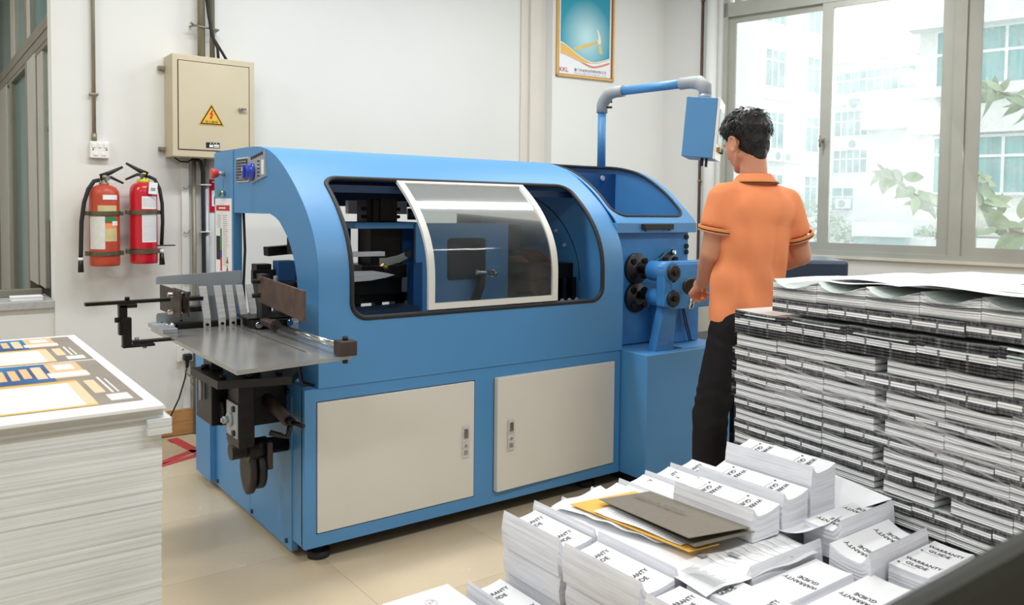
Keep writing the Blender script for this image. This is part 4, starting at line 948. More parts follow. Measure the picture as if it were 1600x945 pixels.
MB().cyl((1.615, 3.265, 1.05), (1.632, 3.262, 1.032), .009).build('brass_nut', M['brass'], mc)
MB().box(1.25, 1.80, 3.45, 3.75, .90, .975, bev=.004).box(1.58, 1.80, 3.4, 3.6, .98, 1.04, bev=.004).build('feed_bed', M['blackmetal'], mc)
MB().box(1.25, 2.60, 3.5, 3.56, .86, .90).box(1.70, 1.735, 3.52, 3.56, .66, .86).box(1.60, 1.63, 3.52, 3.56, .66, .86).box(1.79, 1.84, 3.5, 3.56, .66, .9).build('bed_frame', M['black'], mc)
MB().prism([(1.33, .822), (1.45, .855), (1.80, .86), (1.80, .83), (1.42, .815)], 'y', 3.28, 3.42).build('tray_plate', M['navy'], mc)
MB().box(1.25, 2.60, 3.2, 3.9, .645, .72).build('bed_floor', M['black'], mc)
ang = [math.radians(a) for a in range(0, 181, 10)]
MB().lathe((2.45, 3.42, .93), [(.15, 0), (.16, .004), (.16, .09), (.15, .094)], 36, axis=(1, .2, 0)).build('clamp_wheel', M['blackmetal'], mc)
MB().lathe((2.40, 3.40, .92), [(.10, 0), (.14, .002), (.145, .02), (.10, .022)], 36, axis=(1, .2, 0)).build('wheel_ring', mat('worn_brown_ring', (120, 92, 66), .5, var=.3, vscale=20), mc)
MB().tube([(2.10, 3.30, .86), (2.13, 3.30, .93), (2.135, 3.3, .985)], .022, 10).build('lever_arm', M['blackmetal'], mc)
MB().cyl((2.10, 3.28, 1.0), (2.19, 3.28, .992), .012).cyl((2.19, 3.28, .992), (2.20, 3.28, .99), .019).build('lever_nut', M['chrome'], mc)
MB().box(2.36, 2.60, 3.18, 3.6, .95, 1.035, bev=.005).build('carriage', M['blackmetal'], mc)
for x in (2.44, 2.50, 2.56): MB().box(x - .012, x + .012, 3.12, 3.2, .80, .97, bev=.003).build('clamp_jaw', M['blackmetal'], mc)
for i in range(3): MB().cyl((2.48 + i * .045, 3.112, .86), (2.48 + i * .045, 3.12, .86), .010, seg=10).build('jaw_screw', M['steel'], mc)
for k in range(9): MB().box(1.93 + k * .022, 1.938 + k * .022, 3.30, 3.345, .80, .86).build('comb_tooth', M['zinc'], mc) if k % 3 == 0 else None
MB().cyl((2.33, 3.3, .86), (2.60, 3.3, .86), .035).build('drive_roller', M['blackmetal'], mc)
# things seen through the arch
MB().box(1.235, 1.42, 3.60, 3.66, 1.085, 1.125, bev=.004, rot=Matrix.Rotation(math.radians(-4), 3, 'Y')).build('arch_bracket', M['blackmetal'], mc)
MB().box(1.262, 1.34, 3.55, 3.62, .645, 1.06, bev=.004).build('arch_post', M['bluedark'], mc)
MB().box(1.30, 1.36, 3.5, 3.56, 1.09, 1.17, bev=.01).build('arch_clamp', M['black'], mc)

# drive section at the right end ---------------------------------------------------------
CP = [(2.905, 1.236), (2.928, 1.262), (2.959, 1.288), (3.005, 1.326), (3.052, 1.366), (3.124, 1.415), (3.222, 1.467), (3.322, 1.503), (3.479, 1.530), (3.70, 1.540), (4.08, 1.540)]
CC = Curve(CP); CX0, CX1 = 2.632, 3.178
def cov(x, q, off=0.0):
    p = CC.at(q) + CC.nrm(q) * off; return (x, p.x, p.y)
OP = rrect(2.655, 3.135, CC.s_of_z(1.268), CC.s[-1] - .45, .07, 8)
cdt_panel([(CX0, 0), (CX1, 0), (CX1, CC.s[-1]), (CX0, CC.s[-1])], [OP], lambda x, q: cov(x, q), M['blue'], 'drive_cover', mc, spacing=.025, thick=-.004)
mb = MB(); mb.tube([cov(x, q, .002) for x, q in densify(OP)], .008, 8, closed=True); mb.build('opening_seal', M['rubber'], mc)
cs = [tuple(CC.at(CC.s[-1] * i / 30)) for i in range(31)]
MB().prism(cs + [(4.08, 1.20), (2.93, 1.20)], 'x', CX1 - .018, CX1).build('cover_end', M['blue'], mc)
MB().box(CX0, CX1 + .004, 2.900, 2.93, 1.190, 1.238, bev=.002).build('cover_lip', M['blue'], mc)
MB().box(2.655, 3.16, 2.95, 3.50, 1.215, 1.225).box(2.64, 3.16, 3.50, 3.51, 1.215, 1.50).build('hopper_pan', M['bluedark'], mc)
for x in (2.86, 3.06): MB().cyl((x, 3.492, 1.475), (x, 3.50, 1.475), .014, seg=14).build('pan_bolt', M['steel'], mc)
h_ = MB().box(2.79, 3.00, 2.882, 2.900, 1.206, 1.234, bev=.003).build('latch_bar', M['black'], mc)
link('latch_slot', MB().box(2.80, 2.84, 2.880, 2.884, 1.209, 1.228, bev=.001).mesh('latch_slot', M['rubber']), h_)
link('latch_pin', MB().cyl((2.81, 2.888, 1.207), (2.81, 2.888, 1.198), .006, seg=8).cyl((2.97, 2.888, 1.207), (2.97, 2.888, 1.200), .006, seg=8).mesh('latch_pin', M['black']), h_)
MB().box(2.632, 3.170, 2.945, 4.08, .645, 1.20, bev=.003).build('gear_housing', M['bluecast'], mc)
for z in (1.165, 1.118, 1.088): 
    b = MB().cyl((3.155, 2.945, z), (3.155, 2.938, z), .013, seg=16).build('socket_bolt', M['blackmetal'], mc)
MB().box(2.632, 3.212, 2.680, 4.08, .064, .641, bev=.003).build('motor_base', M['blue'], mc)
MB().box(2.70, 3.17, 2.76, 4.0, .0, .064).build('plinth', M['black'], mc)
def flange(x, y, z, r):
    f = MB().lathe((x, y, z), [(r, 0), (r, .012), (r * .93, .020), (r * .5, .022), (r * .45, .034)], 36, axis=(0, -1, 0)).build('flange', M['black'], mc)
    for k in range(4):
        a = math.radians(45 + 90 * k); link('flange_bolt', MB().cyl((x + r * .70 * math.cos(a), y - .018, z + r * .70 * math.sin(a)), (x + r * .70 * math.cos(a), y - .034, z + r * .70 * math.sin(a)), .014, seg=14).cyl((x + r * .70 * math.cos(a), y - .034, z + r * .70 * math.sin(a)), (x + r * .70 * math.cos(a), y - .0345, z + r * .70 * math.sin(a)), .007, seg=6).mesh('flange_bolt', M['blackmetal']), f)
flange(2.800, 2.945, 1.015, .076); flange(2.802, 2.945, .874, .074); flange(3.015, 2.945, 1.020, .070)
for z in (1.012, .888): MB().cyl((2.80, 2.93, z), (2.80, 2.80, z), .020).build('drive_shaft', M['blackmetal'], mc)
MB().cyl((2.80, 2.83, 1.012), (2.80, 2.695, 1.012), .048, seg=28).box(2.80, 3.13, 2.70, 2.80, 1.0, 1.0585, bev=.004).box(2.795, 3.13, 2.695, 2.76, .838, 1.052, bev=.006).cyl((2.80, 2.83, .888), (2.80, 2.695, .888), .042, seg=28).box(2.755, 2.84, 2.70, 2.76, .85, 1.04, bev=.01).build('yoke_bracket', M['bluecast'], mc)
for z in (1.010, .889):
    b = MB().lathe((2.803, 2.695, z), [(.036, 0), (.038, .004), (.038, .012), (.034, .016)], 30, axis=(0, -1, 0)).build('end_cap', M['black'], mc)
    link('cap_bolt', MB().cyl((2.803, 2.679, z), (2.803, 2.668, z), .013, seg=16).mesh('cap_bolt', M['blackmetal']), b)
MB().prism([(2.735, .640), (2.855, .640), (2.875, .86), (2.795, .86)], 'y', 2.735, 2.785).build('support_leg', M['bluecast'], mc)
MB().box(2.86, 2.92, 2.735, 2.785, .6405, .643).build('base_slot', M['darkgap'], mc)
MB().box(2.91, 3.165, 2.86, 2.945, .643, .835, bev=.004).build('lower_housing', M['bluecast'], mc)
MB().tube([(2.86, 2.925, 1.03), (2.92, 2.90, 1.06), (2.98, 2.89, 1.11), (3.01, 2.90, 1.112), (3.03, 2.93, 1.085)], .005, 8).build('air_hose', mat('teal_hose', (22, 120, 150), .3), mc)
MB().cyl((3.035, 2.94, 1.085), (3.045, 2.915, 1.09), .010).build('hose_fitting', M['chrome'], mc)
MB().tube([(3.03, 2.85, .835), (3.045, 2.84, .74), (3.07, 2.83, .65)], .004, 8).tube([(3.04, 2.85, .835), (3.06, 2.84, .74), (3.085, 2.83, .65)], .004, 8).build('cable', M['navy'], mc)
# handwheel shaft & lever grasped by the worker
MB().cyl((2.925, 2.705, .955), (2.79, 2.56, .957), .014).build('crank_shaft', M['steel'], mc)
MB().lathe((2.795, 2.575, .957), [(.034, 0), (.040, .006), (.040, .02), (.030, .026)], 28, axis=(-.66, -.72, 0)).build('crank_knob', M['black'], mc)
MB().cyl((2.775, 2.535, .945), (2.735, 2.52, .868), .013).cyl((2.735, 2.52, .868), (2.732, 2.519, .862), .009).build('crank_lever', M['chrome'], mc)
# suspended control panel
ca = thing('control_arm', (3.065, 3.521, 1.54), 'blue tube arm with grey elbow joints rising from the machine top', 'arm')
MB().cyl((3.065, 3.515, 1.536), (3.065, 3.515, 1.86), .0235, seg=24).build('upright_tube', M['blue'], ca)
def elbow(pts, r, name):
    mb = MB(); mb.tube(pts, r, 16); return mb.build(name, mat('grey_cast_elbow', (158, 162, 164), .65), ca)
A0 = Vector((3.065, 3.515, 1.945)); A1 = Vector((3.165, 2.845, 1.952)); ad = (A1 - A0).normalized()
elbow([(3.065, 3.515, 1.838), (3.065, 3.515, 1.88), A0 + ad * .012 - Vector((0, 0, .045)), A0 + ad * .045 - Vector((0, 0, .008)), A0 + ad * .09, A0 + ad * .15], [.031, .031, .034, .035, .031, .031], 'elbow_joint')
MB().cyl(A0 + ad * .12, A1 - ad * .10, .0235, seg=24).build('cross_tube', M['blue'], ca)
elbow([A1 - ad * .15, A1 - ad * .09, A1 - ad * .04 - Vector((0, 0, .004)), A1 - Vector((0, 0, .035)), A1 + Vector((0, 0, -.07))], [.031, .031, .036, .036, .032], 'elbow_joint')
for dz in (.0, .03): MB().cyl(Vector((3.075, 3.49, 1.868 + dz)), Vector((3.095, 3.465, 1.868 + dz)), .006, seg=8).build('grub_screw', M['black'], ca)
MB().cyl(A1 + Vector((0, 0, -.068)), A1 + Vector((0, 0, -.092)), .036).build('swivel_collar', M['zinc'], ca)
cb = thing('control_panel', tuple(A1 + Vector((0, 0, -.38))), 'blue control box with a white front, hanging from the arm above the worker', 'control box')
Rz = Matrix.Rotation(math.radians(-54), 3, 'Z') @ Matrix.Rotation(math.radians(0), 3, 'X')
def cbx(x0, x1, y0, y1, z0, z1, name, m, bev=.003, tilt=True):
    o = Vector((3.10, 2.80, 1.86)); mb = MB().box(x0, x1, y0, y1, z0, z1, bev=bev)
    R2 = Rz @ Matrix.Rotation(math.radians(4.3), 3, 'Y')
    for v in mb.bm.verts: v.co = R2 @ v.co + o
    return mb.build(name, m, cb)
cbx(-.080, .073, -.0, .30, -.295, 0, 'housing', M['blue'])
cbx(.0735, .086, -.0, .30, -.298, .003, 'front_bezel', M['white'])
cbx(.0862, .089, .03, .27, -.22, -.05, 'display', mat('grey_display', (150, 156, 160), .2), .001)
for k in range(3): cbx(.086, .105, .05 + k * .08, .075 + k * .08, -.26, -.235, 'push_button', M['brass' if k == 0 else 'black'], .004)
cbx(.0735, .0865, .30, .306, -.12, -.05, 'edge_strip', M['blue'])
cbx(.01, .025, .05, .08, -.335, -.294, 'cable_gland', M['black']); cbx(.034, .046, .05, .08, -.338, -.294, 'cable_gland', M['black'])

# ------------------------------------------------------------------ feed table at the left end
ft = thing('feed_table', (.93, 3.0, .69), 'polished steel feed table with upright fingers and rusty plate, at the machine end', 'machine part')
MB().prism([(.744, 2.43), (1.122, 2.485), (1.125, 3.54), (.742, 3.47)], 'z', .811, .824).build('table_top', M['steelplate'], ft)
MB().box(1.018, 1.022, 2.62, 3.38, .8238, .8246).build('table_groove', M['darkgap'], ft)
pf = MB(); pf.prism([(.757, .992), (.757, 1.016), (.762, 1.022), (1.075, 1.034), (1.077, .98), (1.06, .98), (1.06, .835), (.762, .830), (.757, .836), (.757, .874), (.762, .880), (.905, .883), (.905, .985)], 'y', 3.448, 3.456)
pf.build('back_fence', M['zinc'], ft)
for x, z in ((.845, .868), (.845, .846), (.775, .842), (1.0, .86), (1.0, .885)): MB().cyl((x, 3.4485, z), (x, 3.446, z), .004, seg=10).build('fence_hole', M['black'], ft)
MB().box(.81, 1.095, 3.365, 3.40, .824, .846, bev=.002).build('finger_bar', M['blackmetal'], ft)
MB().cyl((.775, 3.38, .836), (.812, 3.38, .836), .008).cyl((.792, 3.38, .836), (.806, 3.38, .836), .014).build('bar_end_nut', M['chrome'], ft)
MB().box(.738, .79, 3.27, 3.50, .824, .842, bev=.002).build('corner_block', M['zinc'], ft)
for x0_, x1_ in ((.903, .893), (.959, .947), (1.000, .990), (1.044, 1.030), (1.082, 1.070)):
    mb = MB()
    mb.box(x0_, x0_ + .027, 3.354, 3.362, .824, .862, bev=.001)
    a = [(x0_, 3.354, .860), (x0_ + .027, 3.354, .860), (x0_ + .027, 3.366, .860), (x0_, 3.366, .860)]; b = [(x1_, 3.375, .983), (x1_ + .027, 3.375, .983), (x1_ + .027, 3.382, .983), (x1_, 3.382, .983)]
    va = [mb.bm.verts.new(Vector(p)) for p in a]; vb = [mb.bm.verts.new(Vector(p)) for p in b]
    mb.bm.faces.new(va); mb.bm.faces.new(vb)
    for i in range(4): mb.bm.faces.new((va[i], va[(i + 1) % 4], vb[(i + 1) % 4], vb[i]))
    fg = mb.build('finger', M['steel'], ft)
    link('finger_screw', MB().cyl((x0_ + .0135, 3.354, .836), (x0_ + .0135, 3.348, .836), .006, seg=12).mesh('finger_screw', M['blackmetal']), fg)
# roller bracket left
MB().box(.756, .762, 3.10, 3.39, .900, .996, bev=.002).build('roller_plate', M['darkiron'], ft)
MB().box(.795, .801, 3.15, 3.36, .895, .985, bev=.002).build('roller_plate', M['darkiron'], ft)
for z in (.912, .975): MB().cyl((.74, 3.20, z), (.815, 3.20, z), .008).build('roller_bolt', M['chrome'], ft)
MB().cyl((.778, 3.20, .915), (.778, 3.20, .972), .013).build('guide_roller', M['chrome'], ft)
MB().box(.80, .905, 3.36, 3.42, .93, .945, bev=.002).box(.80, .905, 3.38, 3.44, .885, .905, bev=.002).build('link_block', M['blackmetal'], ft)
MB().cyl((.83, 3.38, .945), (.83, 3.38, .956), .007).build('bolt', M['black'], ft)
MB().prism([(.477, .952), (.477, .963), (.742, .965), (.742, .954)], 'y', 3.17, 3.20).build('stop_arm', M['blackmetal'], ft)
MB().box(.58, .635, 3.17, 3.215, .938, .952, bev=.002).box(.578, .604, 3.17, 3.20, .845, .95, bev=.002).box(.588, .616, 3.165, 3.195, .805, .905, bev=.002).box(.588, .690, 3.165, 3.20, .800, .809, bev=.002).build('stop_bracket', M['blackmetal'], ft)
MB().cyl((.606, 3.185, .965), (.606, 3.185, .976), .008, seg=6).cyl((.566, 3.18, .898), (.58, 3.18, .898), .009, seg=10).cyl((.59, 3.165, .898), (.59, 3.155, .898), .008, seg=10).build('bolt', M['blackmetal'], ft)
MB().box(.62, .80, 3.17, 3.20, .812, .822, bev=.002).build('slide_bar', M['blackmetal'], ft)
MB().cyl((.635, 3.185, .822), (.635, 3.185, .832), .007, seg=8).cyl((.66, 3.185, .800), (.66, 3.185, .792), .007, seg=8).build('bolt', M['zinc'], ft)
# guide rod, clamp, rusty plate
MB().cyl((1.082, 3.10, .854), (1.082, 2.49, .855), .0095).build('guide_rod', M['chrome'], ft)
MB().cyl((1.082, 3.20, .853), (1.082, 3.09, .854), .017).cyl((1.082, 3.10, .854), (1.082, 3.07, .854), .020).build('rod_sleeve', M['darkiron'], ft)
mb = MB().box(1.05, 1.19, 3.20, 3.36, .826, .858, bev=.003).box(1.03, 1.22, 3.22, 3.40, .858, .866, bev=.002); mb.build('clamp_block', M['blackmetal'], ft)
for x in (1.06, 1.10, 1.18): MB().cyl((x, 3.20, .842), (x, 3.185, .842), .012, seg=16).build('clamp_bolt', M['chrome'], ft)
MB().box(1.07, 1.125, 2.455, 2.515, .826, .874, bev=.003).build('rod_post', M['darkiron'], ft)
MB().cyl((1.097, 2.485, .874), (1.097, 2.485, .886), .009, seg=12).cyl((1.097, 2.485, .811), (1.097, 2.485, .80), .009, seg=12).build('post_bolt', M['black'], ft)
pd = Vector((-.113, -.994, 0)); pn_ = Vector((-.994, .113, 0)); pb = Vector((1.068, 3.20, 0))
def plb(name, u0, u1, o0, o1, zz, m):
    mb = MB(); v = [mb.bm.verts.new(pb + pd * u + pn_ * o + Vector((0, 0, z))) for u, k in ((u0, 0), (u1, 2)) for o in (o0, o1) for z in zz[k:k + 2]]
    for f in ((0, 1, 3, 2), (4, 6, 7, 5), (0, 4, 5, 1), (2, 3, 7, 6), (0, 2, 6, 4), (1, 5, 7, 3)): mb.bm.faces.new([v[i] for i in f])
    return mb.build(name, m, ft)
PU = .655
plb('rusty_plate', 0, PU, 0, .008, (.932, 1.031, .932, 1.031), M['rust'])
for z in (1.012, .958):
    q_ = pb + pd * .03; MB().cyl(q_ + pn_ * -.02 + Vector((0, 0, z)), q_ + pn_ * .035 + Vector((0, 0, z)), .009).build('plate_stud', M['blackmetal'], ft)
MB().box(1.070, 1.10, 3.19, 3.25, .858, 1.035, bev=.002).build('plate_holder', M['black'], ft)
MB().box(1.165, 1.36, 3.58, 3.61, .966, 1.022, bev=.003).box(1.19, 1.255, 3.61, 3.68, .80, 1.045, bev=.003).build('side_guide', M['blackmetal'], ft)
MB().box(1.25, 1.33, 3.56, 3.58, .93, .997, bev=.004).build('guide_cheek', M['steel'], ft)
MB().box(1.21, 1.275, 3.40, 3.45, .65, .98, bev=.003).build('column_foot', M['black'], ft)
MB().box(1.13, 1.28, 3.30, 3.56, .80, .83, bev=.003).build('table_bracket', M['steel'], ft)
# drive head below the table
dh = thing('drive_head', (1.0, 3.05, .25), 'oily black gear head with a crank disc, under the feed table', 'machine part')
MB().prism([(.815, 3.20), (.823, 2.895), (1.055, 2.835), (1.15, 2.99), (1.12, 3.20)], 'z', .676, .704).build('mount_plate', M['black'], dh)
for x, y in ((.85, 2.93), (1.03, 2.89), (.85, 3.15), (.93, 2.9)): MB().cyl((x, y, .704), (x, y, .718), .012, seg=6).build('hex_bolt', M['blackmetal'], dh)
MB().box(.93, .99, 2.96, 3.05, .704, .811, bev=.002).box(.86, .9, 3.1, 3.2, .704, .811).build('riser', M['black'], dh)
MB().box(.90, .955, 2.92, 3.045, .452, .676, bev=.004).build('gear_case', M['blackmetal'], dh)
MB().box(.86, 1.107, 3.10, 3.30, .50, .676, bev=.004).box(.97, 1.107, 3.02, 3.15, .50, .66, bev=.004).build('rear_case', M['blackmetal'], dh)
fp = MB().box(.892, .900, 2.925, 3.035, .488, .608, bev=.002).build('face_plate', M['zinc'], dh)
link('shaft_end', MB().cyl((.892, 2.98, .548), (.880, 2.98, .548), .024).cyl((.880, 2.98, .548), (.864, 2.98, .548), .013).cyl((.864, 2.98, .548), (.858, 2.98, .548), .008).mesh('shaft_end', M['zinc']), fp)
for y, z in ((2.945, .59), (2.945, .505)): link('plate_bolt', MB().cyl((.892, y, z), (.884, y, z), .011, seg=12).mesh('plate_bolt', M['black']), fp)
def gear(c, r, th, n, name, axis):
    prof = []
    for i in range(n * 2):
        a0 = 2 * PI * i / (n * 2); rr = r if i % 2 == 0 else r * .86
        prof += [(c[1] + rr * math.cos(a0 - .3 * PI / n), c[2] + rr * math.sin(a0 - .3 * PI / n)), (c[1] + rr * math.cos(a0 + .3 * PI / n), c[2] + rr * math.sin(a0 + .3 * PI / n))]
    return MB().prism(prof, 'x', c[0], c[0] + th).build(name, M['blackmetal'], dh)
gear((.905, 3.16, .55), .065, .03, 22, 'spur_gear', 'x'); gear((.885, 3.075, .56), .035, .02, 16, 'pinion', 'x'); gear((.93, 3.12, .46), .05, .02, 20, 'spur_gear', 'x')
gear((.87, 3.24, .62), .04, .03, 14, 'pinion', 'x')
MB().cyl((1.107, 3.02, .42), (.90, 3.02, .42), .030).cyl((.95, 3.0, .42), (1.02, 3.0, .42), .042).build('cam_shaft', M['blackmetal'], dh)
cm = MB().lathe((.955, 3.03, .345), [(.056, 0), (.074, .004), (.074, .020), (.056, .026)], 36, axis=(1, 0, 0))
for v in cm.bm.verts: v.co.z = .345 + (v.co.z - .345) * 1.25
cm.build('crank_disc', mat('dark_brown_iron', (48, 40, 37), .5, metal=.3, var=.2, vscale=20), dh)
MB().lathe((.982, 3.02, .345), [(.06, 0), (.074, .004), (.074, .026)], 36, axis=(1, 0, 0)).build('crank_disc', M['black'], dh)
MB().box(1.01, 1.03, 2.95, 3.02, .35, .45, bev=.005).build('crank_arm', M['darkiron'], dh)
MB().cyl((1.02, 3.12, .62), (1.05, 2.86, .545), .022).build('torque_tube', M['darkiron'], dh)
MB().cyl((1.05, 2.86, .545), (1.06, 2.835, .54), .014, seg=6).cyl((1.06, 2.835, .54), (1.085, 2.80, .53), .008).build('tube_end', M['blackmetal'], dh)
MB().tube([(1.0, 2.9, .50), (1.03, 2.88, .49), (1.055, 2.875, .48), (1.06, 2.87, .52)], .010, 8).build('lever', M['black'], dh)
MB().tube([(1.0, 2.72, .81), (1.06, 2.8, .75), (1.10, 2.86, .66), (1.16, 2.89, .652), (1.15, 2.98, .65), (1.12, 2.92, .70), (1.06, 2.9, .78)], .004, 6).build('cable', M['rubber'], dh)
for i in range(3): MB().cyl((.85 + i * .035, 3.2, .68), (.85 + i * .035, 3.2, .58), .007, seg=8).build('stud', M['zinc'], dh)

# ================================================================== PAPER
def uv_mesh(name, bm, uvf, mats, matf=None, smooth=False):
    bmesh.ops.recalc_face_normals(bm, faces=bm.faces)
    lay = bm.loops.layers.uv.new('UVMap')
    for f in bm.faces:
        if matf: f.material_index = matf(f)
        for l in f.loops: l[lay].uv = uvf(l.vert.co, f)
    me = bpy.data.meshes.new(name); bm.to_mesh(me); bm.free()
    for m in mats: me.materials.append(m)
    if smooth: me.shade_smooth()
    return me
def layered_block(x0, x1, y0, y1, z0, z1, n, jit, seed, mats=None, bow=0.0):
    """a pile of sheets: rings of slightly different size, one closed surface"""
    rnd = random.Random(seed); bm = bmesh.new(); rings = []; big = 0; big2 = 0
    for i in range(n):
        if rnd.random() < .06: big = rnd.uniform(-jit, jit) * 1.5; big2 = rnd.uniform(-jit, jit) * 1.5
        a, b = z0 + (z1 - z0) * i / n, z0 + (z1 - z0) * (i + 1) / n
        for k, z in ((0, a), (1, b)):
            j = big + rnd.uniform(-jit, jit) * .5; j2 = big2 + rnd.uniform(-jit, jit) * .5
            if k == 0: jj = (j, j2)
            j, j2 = jj
            sg = bow * math.sin(PI * (z - z0) / (z1 - z0))
            rings.append([bm.verts.new((x, y, z)) for x, y in ((x0 - j, y0 - j2 - sg), ((x0 + x1) / 2, y0 - j2 - sg), (x1 + j, y0 - j2 - sg), (x1 + j, y1 + j2), (x0 - j, y1 + j2))])
    for A, B in zip(rings, rings[1:]):
        for k in range(5): bm.faces.new((A[k], A[(k + 1) % 5], B[(k + 1) % 5], B[k]))
    bm.faces.new(list(reversed(rings[0]))); bm.faces.new(rings[-1])
    H_ = z1 - z0
    return uv_mesh('sheets', bm, lambda c, f: ((c.x + c.y) * 1.5, (c.z - z0) / H_), mats or [M['sheetedge']])
def grid_sheet(name, fn, nu, nv, m, parent, thick=.0006):
    bm = bmesh.new(); V = [[bm.verts.new(Vector(fn(i / nu, j / nv))) for j in range(nv + 1)] for i in range(nu + 1)]
    for i in range(nu):
        for j in range(nv): bm.faces.new((V[i][j], V[i + 1][j], V[i + 1][j + 1], V[i][j + 1])).smooth = True
    if thick: thicken(bm, thick)
    me = bpy.data.meshes.new(name); bm.to_mesh(me); bm.free(); me.materials.append(m)
    me.set_sharp_from_angle(angle=math.radians(40))
    return link(name, me, parent)

# ---- tall stack of printed poster sheets, near left ----------------------------------------
ps = thing('poster_sheet_stack', (0, 2.03, 0), 'tall stack of large sheets printed with orange and blue posters, left corner', 'paper stack')
me = layered_block(-.36, .349, 1.566, 2.50, .12, .9265, 150, .0011, 3); link('sheet_pile', me, ps)
me = layered_block(-.36, .352, 1.560, 2.51, .9275, .9365, 2, .001, 5); link('ream', me, ps)
me = layered_block(-.36, .356, 1.556, 2.51, .9375, .9435, 2, .001, 6); link('ream', me, ps)
me = layered_block(-.36, .352, 1.55, 2.515, .9445, .950, 2, .001, 7, [M['paper']]); top = link('top_ream', me, ps)
link('corner_sheets', layered_block(.325, .364, 1.552, 1.9, .899, .9262, 6, .0010, 12), ps)
pr_grey = mat('print_warm_grey', (142, 134, 122), .4, var=.15, vscale=12); pr_blue = mat('print_navy', (36, 52, 120), .4, vscale=7, rgb2=(28, 120, 170)); pr_or = mat('print_orange', (238, 190, 140), .45, var=.1, vscale=30); pr_gold = mat('print_gold', (228, 182, 84), .45, var=.1, vscale=20)
pr_cream = mat('print_cream', (236, 234, 230), .45, var=.05, vscale=30); pr_peach = mat('print_peach', (240, 206, 166), .45)
for (ya, yb, k) in ((1.612, 2.092, 0), (2.104, 2.492, 1)):
    L_ = yb - ya
    def q(x0, x1, a, b, m, name, dz):
        mb = MB(); z = .9506 + dz; mb.quad((x0, ya + L_ * a, z), (x1, ya + L_ * a, z), (x1, ya + L_ * b, z), (x0, ya + L_ * b, z)); link(name, mb.mesh(name, m, recalc=False), top)
    q(-.34, .332, 0, 1, pr_grey, 'grey_field', 0)
    q(-.34, .262, .0, .50, pr_cream, 'cream_panel', .0003); q(-.34, .262, .0, .025, pr_gold, 'gold_line', .0006); q(-.34, .262, .49, .53, pr_gold, 'gold_line', .0006); q(.245, .262, .03, .49, pr_peach, 'peach_line', .0006)
    q(-.34, .232, .55, .985, pr_blue, 'blue_picture', .0003)
    q(.232, .292, .60, .98, pr_or, 'orange_panel', .0003); q(.245, .280, .80, .93, pr_cream, 'cream_mark', .0006); q(.225, .295, .62, .74, pr_cream, 'cream_mark', .0006)
    q(.272, .290, .22, .50, pr_peach, 'peach_block', .0003); q(.285, .320, .05, .17, pr_cream, 'cream_mark', .0003)
    q(.298, .302, .20, .55, pr_cream, 'white_line', .0003); q(.308, .311, .20, .50, pr_cream, 'white_line', .0003)
    # the machine picture on the blue strip: rounded bars
    for (xa, xb, a, b, m) in ((.10, .135, .66, .90, pr_cream), (.14, .155, .64, .88, pr_or), (.162, .176, .64, .88, pr_or), (.183, .197, .66, .90, pr_or), (.204, .222, .62, .92, pr_peach), (-.05, .12, .68, .735, pr_cream), (-.2, .0, .60, .65, pr_cream)):
        q(xa, xb, a, b, m, 'picture_bar', .0006)
MB().box(-.40, .33, 1.60, 2.54, .0, .022).box(-.40, .33, 1.60, 1.68, .02, .10).box(-.40, .33, 2.46, 2.54, .02, .10).box(-.40, .33, 1.6, 2.54, .10, .119).build('pallet', M['palletwood'], ps)

# ---- booklet stack at the right -------------------------------------------------------------
S0 = Vector((2.19, 1.819, 0)); SD = Vector((-.1305, -.9914, 0)); SI = Vector((.9914, -.1305, 0))
SB = Matrix(((SD.x, SI.x, 0), (SD.y, SI.y, 0), (0, 0, 1)))
def booklet_mesh(L, dep, h, nb, kind, seed):
    """one bundle: nb booklets, zigzag fore-edge; local x along the row, local y into the stack"""
    rnd = random.Random(seed); bm = bmesh.new(); nu = 10; rings = []; amp = .0026 if kind == 'T' else (.0018 if kind == 'U' else .0010)
    sway = [rnd.uniform(-.001, .001) for _ in range(nb * 2 + 2)]
    for j in range(nb * 2 + 1):
        v = j / (nb * 2); e = amp * (1 if j % 2 else -1) + sway[j]
        row = []
        for i in range(nu + 1):
            u = i / nu
            if kind == 'U': zt = h * (1 - .40 * math.sin(PI * min(1, u ** .8 * 1.02)) ** 1.2 * (v ** 1.3))
            elif kind == 'B': zt = h * (1 + .10 * (1 - u) ** 3 * v - .14 * math.sin(PI * u) * v)
            else: zt = h * (1 - .03 * math.sin(PI * u) * v)
            z = v * zt - .004 * (0 if kind in 'U' else math.sin(PI * u) * (1 - v) * 0)
            row.append(bm.verts.new((u * L, -e * (1 if 0 < i < nu else .6), z)))
        for i in range(nu, -1, -1): row.append(bm.verts.new((i / nu * L, dep, v * h)))
        rings.append(row)
    n = len(rings[0])
    for A, B in zip(rings, rings[1:]):
        for k in range(n): bm.faces.new((A[k], A[(k + 1) % n], B[(k + 1) % n], B[k]))
    for R_, rev in ((rings[0], True), (rings[-1], False)):
        for i in range(nu):
            f = (R_[i], R_[i + 1], R_[n - 2 - i], R_[n - 1 - i]); bm.faces.new(f if not rev else tuple(reversed(f)))
    m = {'T': 'edgeTop', 'A': 'edgeA', 'B': 'edgeB', 'U': 'edgeB', 'V': 'edgeA'}[kind]
    off = rnd.random() * 3 * (kind != 'T')
    def uvf(c, f):
        zz = c.z / h
        return (c.x / L + (c.y / dep if abs(f.normal.x) > .5 else 0), zz)
    return uv_mesh('booklets', bm, uvf, [M[m], M['cover']], lambda f: 1 if f.normal.z > .8 and f.calc_center_median().z > h * .6 else 0)
M['cover'] = mat('glossy_pale_cover', (226, 232, 230), .25, var=.05, vscale=5, rgb2=(206, 220, 216))
